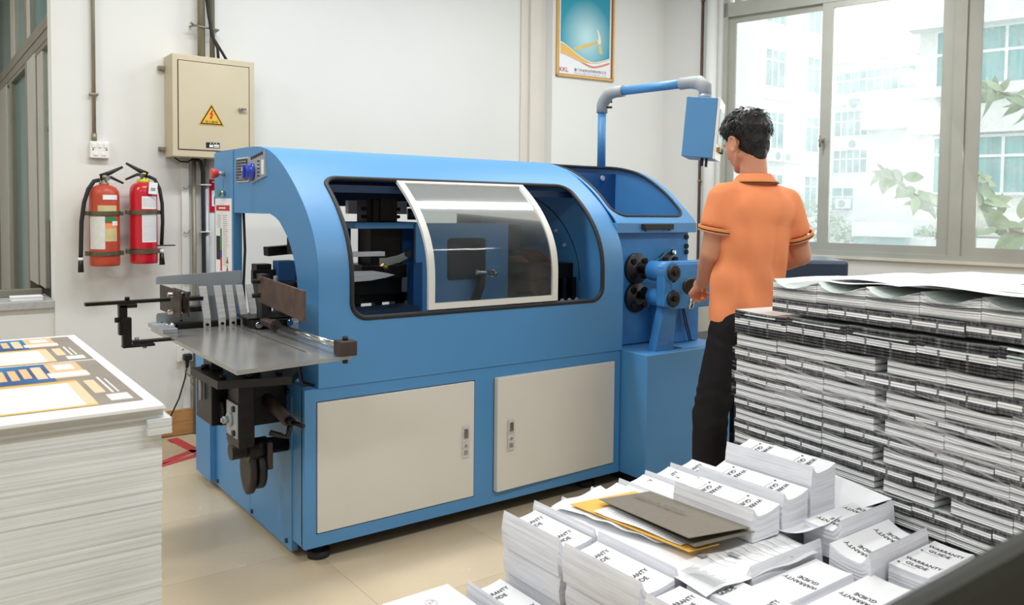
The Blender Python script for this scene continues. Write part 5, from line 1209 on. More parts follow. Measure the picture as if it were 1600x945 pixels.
ORD = ['first', 'second', 'third', 'fourth', 'fifth', 'sixth', 'seventh', 'eighth', 'ninth', 'tenth', 'eleventh', 'twelfth', 'thirteenth', 'fourteenth', 'fifteenth']
TIERS = [('U', 1.022, .063, [.174, .354, .531, .706, .879, 1.06, 1.24]), ('V', .981, .040, [.173, .398, .62, .837, 1.06, 1.28]), ('T', .893, .077, [.005, .238, .47, .70, .924, 1.15]),
         ('B', .850, .042, None), ('A', .804, .0445, 0), ('B', .763, .040, None), ('A', .7255, .0365, 0), ('B', .681, .043, None), ('A', .642, .0375, 0), ('B', .601, .0400, None), ('A', .5605, .0395, 0), ('B', .521, .0385, 'g'), ('A', .4815, .0385, 0), ('B', .442, .0385, None)]
KN = {'U': 'fanned booklet bundle', 'V': 'black-striped booklet bundle', 'T': 'dark-topped booklet bundle', 'A': 'black-banded booklet bundle', 'B': 'pale grey-striped booklet bundle'}
TIERN = ['top', 'second', 'third', 'fourth', 'fifth', 'sixth', 'seventh', 'eighth', 'ninth', 'tenth', 'eleventh', 'twelfth', 'thirteenth', 'fourteenth']
cache = {}; rnd = random.Random(11)
for ti, (kind, z0, h, br) in enumerate(TIERS):
    if br is None or br == 'g':
        segs = [(.012, .194), (.194, .387), (.387, .571 if br is None else .577), (.606, .765 if br == 'g' else .786), (.786, .964) if br is None else (.811, .975), (.964, 1.15) if br is None else (.975, 1.15)]
        if ti >= 12: segs = [(.012, .21), (.21, .40), (.40, .61), (.61, .80), (.80, .99), (.99, 1.15)]
    else:
        b = br or [.006, .236, .469, .70, .924, 1.15]
        segs = list(zip(b, b[1:]))
    nb = {'U': 9, 'V': 6, 'T': 9, 'A': 6, 'B': 6}[kind]
    for k, (a, c) in enumerate(segs):
        L_ = c - a - .0025; key = (kind, round(L_, 3), round(h, 3), rnd.randrange(3))
        if key not in cache: cache[key] = booklet_mesh(L_, .30, h - .0008, nb, kind, hash(key) & 255 if False else int(L_ * 1000) + key[3])
        jx, jy = rnd.uniform(-.002, .002), rnd.uniform(-.002, .003)
        if kind in 'B' and a == .606: jx = 0
        o = link('booklet_bundle', cache[key])
        p = S0 + SD * (a + .001 + jx * .3) + SI * (jy + (.004 if kind in 'AB' else 0))
        o.matrix_basis = Matrix.Translation(Vector((p.x, p.y, z0 + .013 * (a + c) / 2))) @ SB.to_4x4()
        tag(o, '%s, %s from the far end in the %s layer of the stack' % (KN[kind], ORD[k], TIERN[ti]), 'booklets', 'booklet bundles in the tall stack')
def sblock(s0, s1, i0, i1, z0, z1, name, n, jit, seed, mats, parent):
    me = layered_block(s0, s1, i0, i1, z0, z1, n, jit, seed, mats)
    me.transform(Matrix.Translation(S0) @ SB.to_4x4()); me.flip_normals() if False else None
    return link(name, me, parent)
rb = thing('booklet_stack', tuple(S0 + SD * .6 + SI * .7), 'inner rows and buried lower layers of the tall booklet stack, on a pallet', 'booklets')
sblock(.01, 1.15, .305, 1.05, .11, 1.022, 'inner_rows', 60, .002, 4, [M['edgeTop']], rb)  # black-banded edges so the gaps read dark; their shade is in the colour
sblock(.18, 1.24, .305, 1.03, 1.0225, 1.080, 'upper_rows', 8, .002, 5, [M['cover']], rb)
sblock(.01, 1.15, .0, .302, .11, .441, 'lower_layers', 26, .002, 6, [M['edgeB']], rb)
mb = MB()
for k in range(3): mb.box(.0 + k * .53, .08 + k * .53, -.03, 1.08, 0, .09)
mb.box(0, 1.15, -.03, 1.08, .09, .109)
me = mb.mesh('pallet', M['palletwood']); me.transform(Matrix.Translation(S0) @ SB.to_4x4()); link('pallet', me, rb)
def sp(s, i, z): p = S0 + SD * s + SI * i; return (p.x, p.y, z)
# loose covers lying on top
for (s0_, s1_, i0_, i1_, z_, lab, wv) in ((.22, .62, .03, .62, 1.090, 'glossy pale cover sheet lying on the stack nearest the worker', .004), (.34, .98, .06, .80, 1.095, 'wide white cover sheet spread over the middle of the stack top', .004), (.62, 1.30, -.01, .55, 1.100, 'white plastic-filmed sheet at the near end of the stack top', .005)):
    o = grid_sheet('cover_sheet', lambda u, v: sp(s0_ + (s1_ - s0_) * u, i0_ + (i1_ - i0_) * v, z_ + .013 * (s0_ + (s1_ - s0_) * u) + wv * math.sin(u * 9 + v * 4) * math.cos(v * 5)), 16, 10, M['paper'], None)
    tag(o, lab, 'paper sheet')
mb = MB(); mb.box(.86, .91, .20, .24, 1.119, 1.121); me = mb.mesh('small_label', M['ink']); me.transform(Matrix.Translation(S0) @ SB.to_4x4()); tag(link('small_label', me), 'small dark label lying on the white sheets of the stack', 'label')
# stretch film bands across the face
sw = thing('stretch_film', sp(.5, -.01, .7), 'streaky clear stretch film wound across the face of the tall booklet stack', 'film')
def film(sa, sb_, z_a, z_b, hw_a, hw_b, off, seed):
    rnd_ = random.Random(seed); bm = bmesh.new(); nu = 30; nv = 6; V = []
    for i in range(nu + 1):
        u = i / nu; s_ = sa + (sb_ - sa) * u; zc = z_a + (z_b - z_a) * (u ** 1.15); hw = hw_a + (hw_b - hw_a) * u
        V.append([bm.verts.new(Vector(sp(s_, -off - .002 * math.sin(j * 2.3 + u * 7), zc + hw * (2 * j / nv - 1)))) for j in range(nv + 1)])
    lay = bm.loops.layers.uv.new('UVMap')
    for i in range(nu):
        for j in range(nv):
            f = bm.faces.new((V[i][j], V[i + 1][j], V[i + 1][j + 1], V[i][j + 1])); f.smooth = True
            for l, (a, b) in zip(f.loops, ((i, j), (i + 1, j), (i + 1, j + 1), (i, j + 1))): l[lay].uv = (a / nu * (sb_ - sa) * 2 + seed, b / nv * (hw_a + hw_b) * 3 + seed * .37)
    me = bpy.data.meshes.new('film_band'); bm.to_mesh(me); bm.free(); me.materials.append(M['wrap']); link('film_band', me, sw)
film(.006, 1.17, .86, .72, .035, .06, .007, 1); film(.006, 1.17, .80, .62, .05, .06, .009, 2); film(.006, 1.17, .72, .70, .04, .05, .011, 3); film(.35, 1.17, .78, .76, .015, .03, .012, 4)
mb = MB(); rr = random.Random(6); pts = [sp(.40 + .62 * i / 60, -.012 - .003 * math.sin(i * 1.9), .655 + .0 * i - .028 * (i / 60) + .004 * math.sin(i * 2.6)) for i in range(61)]
mb.tube(pts, [.002 + .003 * abs(math.sin(i * 1.3)) for i in range(61)], 6); mb.build('twisted_film_cord', M['wrap'], sw)

# ---- warranty booklets on the low pallet ----------------------------------------------------
LEX = {}
def wb(x, y, z, L, W, T, bdir, label, lip=.030, rise=.010, prints=2, flip=False, nprint=True, fan=0.0, name='warranty_booklet_bundle'):
    """bundle of unbound booklets. (x,y) near-left corner, b axis = across the covers, a axis = along the row"""
    b = {'x': Vector((1, 0, 0)), 'y': Vector((0, 1, 0))}[bdir[0]]; b = Matrix.Rotation(math.radians(LEX.get('yaw', 0)), 3, 'Z') @ b
    a = Vector((0, 0, 1)).cross(b); org = Vector((x, y, z))
    if bdir[0] == 'y': org = org - a * L          # x given at the left end
    t = thing(name, tuple(org + a * L / 2 + b * W / 2), label, 'booklets', 'unbound warranty booklets on the low pallet')
    def c(s_): # top relief across
        return lip * max(0, 1 - s_ / .24) ** 2 + rise * max(0, (s_ - .35) / .65) ** 2
    nv = 14; nb_ = 10; na = 3; rings = []; bm = bmesh.new(); rnd_ = random.Random(int(x * 977 + y * 131))
    for j in range(nv + 1):
        v = j / nv; j1 = rnd_.uniform(-.0006, .0006); j2 = rnd_.uniform(-.0008, .0008); bul = -.006 * math.sin(PI * v) + .003 * v
        R_ = []
        def P(s_, t_): 
            return org + b * (s_ * W + (bul + j1) * (1 - s_) - fan * v * (1 - s_) * .3 + j1 * s_) + a * (t_ * L + j2) + Vector((0, 0, v * (T + c(s_))))
        for i in range(nb_ + 1): R_.append(bm.verts.new(P(i / nb_, 0)))
        for i in range(1, na): R_.append(bm.verts.new(P(1, i / na)))
        for i in range(nb_, -1, -1): R_.append(bm.verts.new(P(i / nb_, 1)))
        for i in range(na - 1, 0, -1): R_.append(bm.verts.new(P(0, i / na)))
        rings.append(R_)
    n = len(rings[0])
    for A, B in zip(rings, rings[1:]):
        for k in range(n): bm.faces.new((A[k], A[(k + 1) % n], B[(k + 1) % n], B[k]))
    m_ = nb_ + 1 + na - 1
    for R_ in (rings[0], rings[-1]):
        far = [R_[nb_ + na + i] for i in range(nb_ + 1)][::-1]
        for i in range(nb_): bm.faces.new((R_[i], R_[i + 1], far[i + 1], far[i]))
    me = uv_mesh('page_block', bm, lambda co, f: ((co - org).dot(a) * 3 + (co - org).dot(b) * 2, (co.z - org.z) / (T + lip)), [M['pages']])
    link('page_block', me, t)
    def surf(s_, t_, dz=.0012): return org + b * (s_ * W) + a * (t_ * L) + Vector((0, 0, T + c(s_) + dz))
    cv = grid_sheet('cover', lambda u, v: surf(.035 + u * .965, v), 12, 2, M['paper'], t, .0005)
    if nprint and prints:
        up = a if not flip else -a; rd = b if not flip else -b
        for k in range(prints):
            tc_ = (k + .5) / prints
            def dfm(p):
                q = p - org; s_ = min(1, max(0, q.dot(b) / W)); return Vector((p.x, p.y, org.z + T + c(s_) + .0024))
            o1 = org + a * (L * tc_) + (b * (W * .06) if not flip else b * (W * .93))
            text_part('lettering', 'WARRANTY', o1 + up * .006, rd, up, .0215, M['inkblack'], cv, 'LEFT', W * .86, bold=.008, deform=dfm)
            text_part('lettering', 'GUIDE', o1 - up * .019 + rd * W * .12, rd, up, .0215, M['inkblack'], cv, 'LEFT', W * .52, bold=.008, deform=dfm)
            if flip:
                mbx = MB(); p = o1 - up * .030; 
                for (u0, u1, w0, w1) in ((.1, .45, 0, .0012), (.0, .05, .0, .006)):
                    vs = [p + rd * (W * u0) + up * w0, p + rd * (W * u1) + up * w0, p + rd * (W * u1) + up * w1, p + rd * (W * u0) + up * w1]; mbx.quad(*[dfm(v) for v in vs])
                link('small_print', mbx.mesh('small_print', M['ink'], recalc=False), cv)
    return t
wc = 'white warranty booklet bundle '
zb = .385
wb(1.262, 1.585, zb, .245, .108, .062, 'x', wc + 'at the far left corner of the pallet, curled at the left', .034)
wb(1.258, 1.290, zb, .272, .108, .062, 'x', wc + 'second along the left edge of the pallet', .034)
wb(1.256, 1.010, zb, .262, .108, .060, 'x', wc + 'third along the left edge, cut by the bottom of the photo', .020, .004)
wb(1.379, 1.590, zb, .260, .106, .058, 'x', wc + 'behind the far left corner bundle, half hidden', .036, .006)
wb(1.377, 1.300, zb, .272, .106, .060, 'x', wc + 'in the second row, in front of the loose sheets', .034, .006)
wb(1.388, 1.015, zb, .258, .106, .060, 'x', wc + 'in the second row nearest the camera', .004, .004)
wb(1.493, 1.600, zb, .268, .104, .056, 'x', wc + 'in the third row beside the yellow envelope', .02, .006)
wb(1.491, 1.310, zb, .272, .104, .056, 'x', wc + 'in the third row under the form sheet', .018, .006)
for k, (x_, l_) in enumerate(((1.603, 'behind the grey folder, its far corner sticking up'), (1.716, 'with its corner showing left of the low printed pile'), (1.829, 'at the far edge, just in front of the blue base'), (1.942, 'at the far right corner of the pallet'))):
    wb(x_, 1.62, zb, .245, .106, .060 + .004 * k, 'x', wc + l_, .024, .014)
# middle low row under the sheet (mostly hidden)
mp = thing('paper_pile', (1.75, 1.45, .1), 'white unbound sheets under the folder and printed sheets, middle of the pallet', 'paper stack')
link('sheet_pile', layered_block(1.605, 2.05, 1.325, 1.61, .386, .448, 10, .001, 33, [M['pages']]), mp)
link('lower_pile', layered_block(1.385, 2.03, .74, 1.86, .112, .384, 30, .002, 34, [M['pages']]), mp)
MB().box(1.14, 2.06, .70, 1.90, .085, .111).box(1.14, 2.06, 1.80, 1.90, 0, .085).box(1.14, 2.06, 1.25, 1.35, 0, .085).box(1.14, 2.06, .70, .80, 0, .085).build('pallet', M['palletwood'], mp)
# lower tiers at the left edge
wb(1.272, 1.59, .310, .245, .108, .073, 'x', wc + 'directly under the far left corner bundle', .0, .0, 0)
wb(1.278, 1.300, .310, .272, .106, .073, 'x', wc + 'directly under the second bundle of the left edge', .0, .0, 0)
wb(1.270, 1.010, .310, .272, .108, .073, 'x', wc + 'lowest visible at the bottom edge of the photo', .0, .0, 0)
wb(1.280, 1.595, .235, .245, .106, .073, 'x', wc + 'two below the far left corner bundle', .0, .0, 0)
wb(1.285, 1.300, .235, .272, .1, .073, 'x', wc + 'two below the second left edge bundle', .0, .0, 0)
link('lower_pile', layered_block(1.275, 1.384, 1.0, 1.85, .112, .234, 14, .002, 35, [M['pages']]), mp)
wb(1.150, 1.585, .225, .245, .104, .058, 'x', wc + 'low down, jutting out left of the pile', .034)
link('lower_pile', layered_block(1.155, 1.262, 1.575, 1.84, .112, .224, 10, .002, 36, [M['pages']]), mp)
lp = thing('paper_pile', (1.03, 1.74, 0), 'low white paper pile with a faint printed seal at the bottom of the photo', 'paper stack')
link('sheet_pile', layered_block(.93, 1.115, 1.60, 1.876, .001, .298, 26, .0012, 37, [M['pages'], M['paper']]), lp)
tp = grid_sheet('top_sheet', lambda u, v: (.928 + .19 * u, 1.60 + .279 * v, .2995), 2, 2, M['paper'], lp)
mb = MB(); mb.tube([(1.03 + .014 * math.cos(a * PI / 10), 1.81 + .018 * math.sin(a * PI / 10), .3005) for a in range(20)], .0012, 5, closed=True); link('printed_seal', mb.mesh('printed_seal', mat('pale_pink_ink', (222, 196, 204), .6)), tp)
text_part('lettering', '67', (1.022, 1.805, .3008), (1, 0, 0), (0, 1, 0), .02, M['inkpale'], tp, maxw=.016)
# rows lying along the machine direction, right half of the pallet
wb(1.520, 1.195, zb, .275, .105, .062, 'y', wc + 'left of the short bundle pair, below the rippled sheet', .034, .004, 2)
wb(1.835, 1.165, .42, .245, .110, .070, 'y', wc + 'leaning against the tall booklet stack, curled high', .036, .004, 2)
wb(1.775, 1.050, .41, .270, .108, .052, 'y', wc + 'with two full titles, in front of the curled one', .034, .022, 2)
for (x_, y_, z_, l_, fl, ln) in ((1.50, 1.075, zb, 'with a flat cover, centre of the bottom edge', False, .25), (1.53, .95, zb - .004, 'with a flat cover, lowest in the centre of the photo', False, .26), (1.84, .935, .40, 'flat, in the first row right of the two-title bundle', True, .22), (1.83, .83, .395, 'flat, in the second row right of the two-title bundle', False, .20), (1.81, .725, .385, 'flat, in the last row beside the dark panel', False, .20)):
    wb(x_, y_, z_, ln, .103, .056, 'y', wc + l_, .003, .004, 2 if x_ > 1.6 else 1, fl)
wb(2.045 - .24, 1.05 + .0, .345, .24, .10, .06, 'y', wc + 'buried under the two-title bundle', 0, 0, 0)
# piled bundles on the printed sheet
for (x_, L_, T_, l_, nb_) in ((1.662, .272, .062, 'left one of the three tall piles on the printed sheet', 2), (1.785, .295, .078, 'middle one of the three tall piles on the printed sheet', 2), (1.910, .300, .125, 'tallest of the three piles, against the booklet stack', 2)):
    wb(x_, 1.305, .465, L_, .108, T_, 'x', wc + l_, .024, .014, nb_, True)
# loose sheets, envelope, folder
def pz(x_, y_, base=.468): return base + .004 * math.sin(x_ * 17 + y_ * 9) + .003 * math.sin(y_ * 31)
def quad_sheet(name, c, zf, m, lab, cat, n=14, thick=.0006):
    c = [Vector((p[0], p[1], 0)) for p in c]
    def fn(u, v):
        p = c[0] * (1 - u) * (1 - v) + c[1] * u * (1 - v) + c[2] * u * v + c[3] * (1 - u) * v; return (p.x, p.y, zf(p.x, p.y, u, v))
    o = grid_sheet(name, fn, n, n, m, None, thick); 
    return tag(o, lab, cat)
s1_ = quad_sheet('printed_sheet', [(1.40, 1.79), (1.372, 1.20), (1.76, 1.18), (1.90, 1.84)], lambda x_, y_, u, v: .460 + .003 * math.sin(x_ * 40 + y_ * 22) - .012 * max(0, .12 - v) * 4 - .02 * max(0, u - .85) , M['paper'], 'large rippled printed sheet under the grey folder', 'paper sheet')
mb = MB(); rr = random.Random(9)
def pln(pts, w_): 
    for a, b in zip(pts, pts[1:]):
        a, b = Vector(a), Vector(b); d = (b - a); n_ = Vector((-d.y, d.x, 0)).normalized() * w_; mb.quad(a - n_, b - n_, b + n_, a + n_)
for k in range(9):
    x0_ = 1.50 + .028 * k; y0_ = 1.335 - .006 * k; L_ = rr.uniform(.06, .12)
    pln([(x0_ + .004 * math.sin(j * .9), y0_ - L_ * j / 8, .4668) for j in range(9)], .0009)
link('drawn_line', mb.mesh('drawn_line', M['ink'], recalc=False), s1_)['kind'] = 'stuff'
mb = MB(); mb.box(1.492, 1.514, 1.318, 1.345, .4665, .467).box(1.845, 1.862, 1.27, 1.30, .4665, .467).box(1.56, 1.575, 1.27, 1.30, .4665, .467)
for k in range(30):
    y_ = 1.30 - .0035 * k; mb.box(1.395, 1.43 + rr.uniform(0, .02), y_, y_ + .0011, .4665, .4669)
link('small_print', mb.mesh('small_print', M['inkpale']), s1_)['kind'] = 'stuff'
s2_ = quad_sheet('printed_sheet', [(1.78, 1.34), (1.76, 1.195), (2.02, 1.25), (2.04, 1.36)], lambda x_, y_, u, v: .466 + .045 * u ** 2.2 * (1 - v * .6) + .002 * math.sin(x_ * 40), M['paper'], 'printed sheet curling up in front of the tallest pile', 'paper sheet')
s3_ = quad_sheet('printed_sheet', [(2.025, 1.75), (2.02, 1.28), (2.10, 1.18), (2.165, 1.74)], lambda x_, y_, u, v: .475 + .055 * v + .01 * math.sin(u * 4), M['paper'], 'finely printed sheet between the tallest pile and the booklet stack', 'paper sheet')
mb = MB()
for k in range(44):
    y_ = 1.70 - .009 * k; mb.quad((2.045, y_, .482 + .003), (2.09, y_ - .006, .512), (2.09, y_ - .003, .512), (2.045, y_ + .003, .485))
link('small_print', mb.mesh('small_print', M['inkpale'], recalc=False), s3_)
quad_sheet('loose_sheet', [(1.405, 1.80), (1.428, 1.70), (1.50, 1.42), (1.62, 1.84)], lambda x_, y_, u, v: .472 + .004 * math.sin(x_ * 40), M['paper'], 'crumpled white sheet poking out left of the envelope', 'paper sheet')
quad_sheet('loose_sheet', [(1.425, 1.69), (1.455, 1.44), (1.53, 1.36), (1.50, 1.64)], lambda x_, y_, u, v: .477 + .003 * math.sin(y_ * 60), M['paper'], 'wrinkled tracing sheet at the left of the form', 'paper sheet')
env = quad_sheet('manila_envelope', [(1.435, 1.755), (1.462, 1.335), (1.555, 1.322), (1.655, 1.725)], lambda x_, y_, u, v: .484 + .0 * u, M['manila'], 'yellow manila envelope lying under the form and the grey folder', 'envelope', 6, .002)
fs = quad_sheet('form_sheet', [(1.443, 1.665), (1.468, 1.368), (1.56, 1.36), (1.56, 1.66)], lambda x_, y_, u, v: .489 + .002 * math.sin(y_ * 30 + x_ * 9), M['paper'], 'white ruled form with a curled corner half under the folder', 'paper sheet')
mb = MB()
for k in range(24):
    y_ = 1.65 - .012 * k; mb.box(1.462, 1.50, y_, y_ + .0012, .4925, .4928)
link('ruled_line', mb.mesh('ruled_line', M['inkpale']), fs)
fo = thing('card_folder', (1.56, 1.5, .495), 'grey card folder lying half open on the white papers', 'folder')
FC = [(1.494, 1.702), (1.463, 1.338), (1.655, 1.310), (1.655, 1.664)]
def fsheet(name, zf, sh_=0):
    c = [Vector((p[0] + sh_, p[1] - sh_, 0)) for p in FC]
    def fn(u, v):
        p = c[0] * (1 - u) * (1 - v) + c[1] * u * (1 - v) + c[2] * u * v + c[3] * (1 - u) * v; return (p.x, p.y, zf(u, v))
    return grid_sheet(name, fn, 10, 6, M['folder'], fo, .0014)
fsheet('back_board', lambda u, v: .4945 + .001 * u, .010); fsheet('front_board', lambda u, v: .500 + .010 * u * (1 - v) + .006 * u)
text_part('lettering', 'HEIDY & SEVEN', (1.575, 1.655, .5075), (0, -1, 0), (1, 0, 0), .02, mat('embossed_ink', (96, 90, 80), .6), fo, maxw=.19, deform=lambda p: Vector((p.x, p.y,   .5040 + (1.70 - p.y) * .045)))

# ---- dark out-of-focus panel close to the camera -------------------------------------------
dp = thing('machine_cover', (.6, .18, 0), 'dark olive blurred cover edge very close to the camera, bottom right corner', 'panel')
Pm = Vector((.463, .257, 1.064)); Pn = Vector((.525, .21, 1.108)); e = (Pn - Pm).normalized()
wd = (_R * .46 - _U * .89); wd = (wd - e * wd.dot(e)).normalized(); nn = e.cross(wd).normalized()
mb = MB(); Lp = .42
def cr(a, b, c): return Pm + e * a + wd * b + nn * c
prof = [(0 + .006 - .006 * math.cos(k * PI / 8), .006 * math.sin(k * PI / 8) ) for k in range(5)]
loop = [(.012, -.012), (.003, -.010), (0, -.004), (0, .004), (.003, .010), (.012, .012), (.22, .012), (.22, -.012)]
A_ = [mb.bm.verts.new(cr(-.12, b, c)) for b, c in loop]; B_ = [mb.bm.verts.new(cr(Lp - .12, b, c)) for b, c in loop]
mb.bm.faces.new(A_); mb.bm.faces.new(list(reversed(B_)))
for i in range(8): mb.bm.faces.new((A_[i], B_[i], B_[(i + 1) % 8], A_[(i + 1) % 8]))
mb.build('cover_panel', M['darkpanel'], dp)
bp_ = cr(.15, .20, 0)
MB().cyl((bp_.x, bp_.y, 0.01), bp_, .02).lathe((bp_.x, bp_.y, 0), [(.14, 0), (.14, .01), (.03, .02)], 24).build('stand', M['darkpanel'], dp)

# ================================================================== THE WORKER
def remesh_obj(mb, name, m, parent, vox, smooth_it=6, deform=None, fac=.5):
    me = mb.mesh('tmp', m, recalc=False); tmp = bpy.data.objects.new('tmp', me); COL.objects.link(tmp)
    md = tmp.modifiers.new('r', 'REMESH'); md.mode = 'VOXEL'; md.voxel_size = vox; md.use_smooth_shade = True
    if smooth_it:
        sm_ = tmp.modifiers.new('s', 'SMOOTH'); sm_.iterations = smooth_it; sm_.factor = fac
    dg = bpy.context.evaluated_depsgraph_get(); me2 = bpy.data.meshes.new_from_object(tmp.evaluated_get(dg)); bpy.data.objects.remove(tmp)
    me2.name = name
    if deform:
        nrm = [v.normal.copy() for v in me2.vertices]
        for v, n_ in zip(me2.vertices, nrm): v.co = deform(v.co.copy(), n_)
    me2.materials.clear(); me2.materials.append(m); me2.shade_smooth()
    return link(name, me2, parent)
V3 = Vector
M['hairshort'] = mat('clipped_black_hair', (34, 28, 26), 0.7, var=0.4, vscale=120, bump=.3, bscale=500)
man = thing('person', (2.69, 2.2, 0), 'person in orange polo shirt and black trousers, seen from behind, operating the crank', 'person')
LS, RS = V3((2.578, 2.215, 1.360)), V3((2.900, 2.135, 1.345))
LE, RE = V3((2.572, 2.262, 1.130)), V3((2.985, 2.125, 1.115))
LW, RW = V3((2.706, 2.425, .992)), V3((2.985, 2.335, 1.045))
HIPC = V3((2.722, 2.195, .92)); NECK = V3((2.742, 2.185, 1.405))
LH, RH = V3((2.652, 2.205, .86)), V3((2.785, 2.18, .86))
LK, RK = V3((2.578, 2.255, .475)), V3((2.816, 2.20, .475))
LA, RA = V3((2.555, 2.235, .085)), V3((2.83, 2.13, .085))
tx = (RS - LS).normalized(); tx.z = 0; tx.normalize(); ty = V3((-tx.y, tx.x, 0))      # body right, body forward
def Rb(xa, ya): return Matrix((xa, ya, V3((0, 0, 1)))).transposed()
RT = Rb(tx, ty)
HC_ = V3((2.728, 2.225, 1.578)); fwd = V3((.08, .93, -.30)).normalized(); lft = V3((0, 0, 1)).cross(fwd).normalized(); upv = fwd.cross(lft)
RHd = Matrix((fwd, lft, upv)).transposed()
def hd(f, l, u): return HC_ + fwd * f + lft * l + upv * u
mb = MB()
# head
mb.ell(hd(-.012, 0, .030), (.092, .072, .090), RHd, 28)
mb.ell(hd(.030, 0, -.012), (.060, .063, .085), RHd, 24)
mb.ell(hd(.022, 0, -.062), (.058, .052, .045), RHd, 20)
mb.ell(hd(.066, 0, -.088), (.018, .022, .018), RHd, 14)                       # chin
for s in (1, -1):
    mb.cap(hd(-.004, s * .052, -.052), hd(.058, s * .018, -.088), .018, .014)   # jaw line
    mb.ell(hd(.058, s * .032, -.022), (.022, .020, .020), RHd, 14)              # cheek
    mb.ell(hd(.080, s * .026, .018), (.010, .018, .006), RHd, 12)               # brow
    # ear
    mb.ell(hd(-.010, s * .078, -.010), (.019, .009, .031), RHd, 16)
    ep = [hd(-.010 + .020 * math.cos(a), s * .090, -.008 + .031 * math.sin(a)) for a in [math.radians(x) for x in range(-60, 230, 24)]]
    mb.tube(ep, .0048, 8); mb.ell(hd(-.004, s * .084, -.036), (.008, .005, .009), RHd, 10)
mb.cap(hd(.088, 0, .012), hd(.104, 0, -.018), .008, .011); mb.ell(hd(.100, 0, -.026), (.012, .016, .008), RHd, 12)       # nose
mb.ell(hd(.084, 0, -.050), (.010, .023, .006), RHd, 12); mb.ell(hd(.081, 0, -.060), (.010, .020, .006), RHd, 12)       # lips
# neck, trunk
mb.cap(NECK - V3((0, 0, .03)), hd(-.030, 0, -.045), .060, .052, 18)
mb.ell((LS + RS) / 2 - V3((0, 0, .06)), (.165, .098, .13), RT, 24); mb.ell(HIPC + V3((0, 0, .14)), (.132, .095, .17), RT, 24); mb.ell(HIPC - V3((0, 0, .03)), (.150, .10, .12), RT, 24)
mb.cap(LS, RS, .052, .052)
# arms
for (S_, E_, W_) in ((LS, LE, LW), (RS, RE, RW)):
    mb.cap(S_, S_.lerp(E_, .45), .052, .049, 18); mb.cap(S_.lerp(E_, .45), E_, .049, .043, 18); mb.ell(E_, (.043, .043, .043), None, 16)
    mb.cap(E_, E_.lerp(W_, .35), .041, .043, 18); mb.cap(E_.lerp(W_, .35), W_, .043, .028, 18)
# hands
def hand(W_, dirv, palm_n, side, grip):
    d = dirv.normalized(); n_ = (palm_n - d * palm_n.dot(d)).normalized(); x = d.cross(n_) * side
    mb.cap(W_, W_ + d * .03, .026, .027, 14)
    for k in range(4):
        o_ = x * (-.030 + .020 * k); a = W_ + d * .028 + o_ * .7; b = W_ + d * .078 + o_
        mb.cap(a, b, .0135, .0125, 12)
        r = .0088 - .0006 * (k == 3); l1, l2, l3 = [(.036, .024, .018), (.040, .027, .019), (.038, .025, .018), (.030, .020, .016)][k]
        p1 = b + (d * (1 - grip) + n_ * grip).normalized() * l1
        p2 = p1 + (d * (.35 - grip) + n_ * .9).normalized() * l2
        p3 = p2 + (-d * grip + n_ * (.6 - grip * .5)).normalized() * l3
        mb.cap(b, p1, r + .0015, r, 10); mb.cap(p1, p2, r, r - .0006, 10); mb.cap(p2, p3, r - .0006, r - .0016, 10)
    t0 = W_ + d * .022 - x * .024; t1_ = t0 - x * .024 + d * .022 + n_ * .012; t2_ = t1_ + (d * .7 + n_ * .8 + x * .3).normalized() * .030; t3_ = t2_ + (d * .5 + n_ * .5 + x * .8).normalized() * .022
    mb.cap(t0, t1_, .0145, .0115, 12); mb.cap(t1_, t2_, .0115, .0100, 12); mb.cap(t2_, t3_, .0100, .0082, 12)
hand(LW, V3((.20, .72, -.42)), V3((.55, .1, -.75)), 1, .62)
hand(RW, V3((-.55, .80, -.05)), V3((-.2, .1, -1)), -1, .55)
# legs
for (H_, K_, A_) in ((LH, LK, LA), (RH, RK, RA)):
    mb.cap(H_, K_, .082, .055, 18); mb.cap(K_, K_.lerp(A_, .35), .052, .052, 18); mb.cap(K_.lerp(A_, .35), A_, .052, .036, 18)
    mb.cap(A_ - V3((0, 0, .03)), A_ + ty * .13 - V3((0, 0, .055)), .034, .026)
remesh_obj(mb, 'body', M['skin'], man, .0052, 3)
# eyes
for s in (1, -1):
    MB().ell(hd(.074, s * .028, .003), (.011, .012, .011), RHd, 16).build('eye', M['white'], man)
    MB().tube([hd(.086, s * .014, .020), hd(.088, s * .028, .025), hd(.078, s * .044, .021)], [.002, .0035, .0015], 6).build('eyebrow', M['hair'], man)
# hair: cap following the skull, thick on top, clipped short at sides and nape
bm = bmesh.new(); NU, NV = 96, 60; rows = []
def hair_r(az, el):
    """az from face (0) round, el from -90..90; thickness of the hair, <0 where there is none"""
    c = math.cos(az); side = abs(math.sin(az)); front = max(0, c) ; back = max(0, -c)
    low = 18 * front ** .7 - 6 * side ** 3 - 54 * back ** .7          # hairline elevation in degrees
    if front > .15 and side > .80: low = min(low, -14)                # sideburn in front of the ear
    e_ = math.degrees(el) - low
    if e_ < 0: return -.02
    t = min(1, e_ / (10 + 46 * (1 - front))); return .003 + (.019 + .012 * front + .006 * back) * t ** 1.15
cen = hd(-.012, 0, .030)
for j in range(NV + 1):
    el = math.radians(-72 + 162 * j / NV); row = []
    for i in range(NU):
        az = 2 * PI * i / NU; dv = V3((math.cos(el) * math.cos(az), math.cos(el) * math.sin(az), math.sin(el)))
        rad = 1 / math.sqrt((dv.x / .092) ** 2 + (dv.y / .072) ** 2 + (dv.z / .090) ** 2)
        th = hair_r(az, el) + (.0032 * noise.noise(V3((az * 7, el * 7, 1))) + .003 * noise.noise(V3((az * 22, el * 5, 3))) if el > 0 else 0)
        row.append(bm.verts.new(cen + RHd @ (dv * (rad + th))))
    rows.append(row)
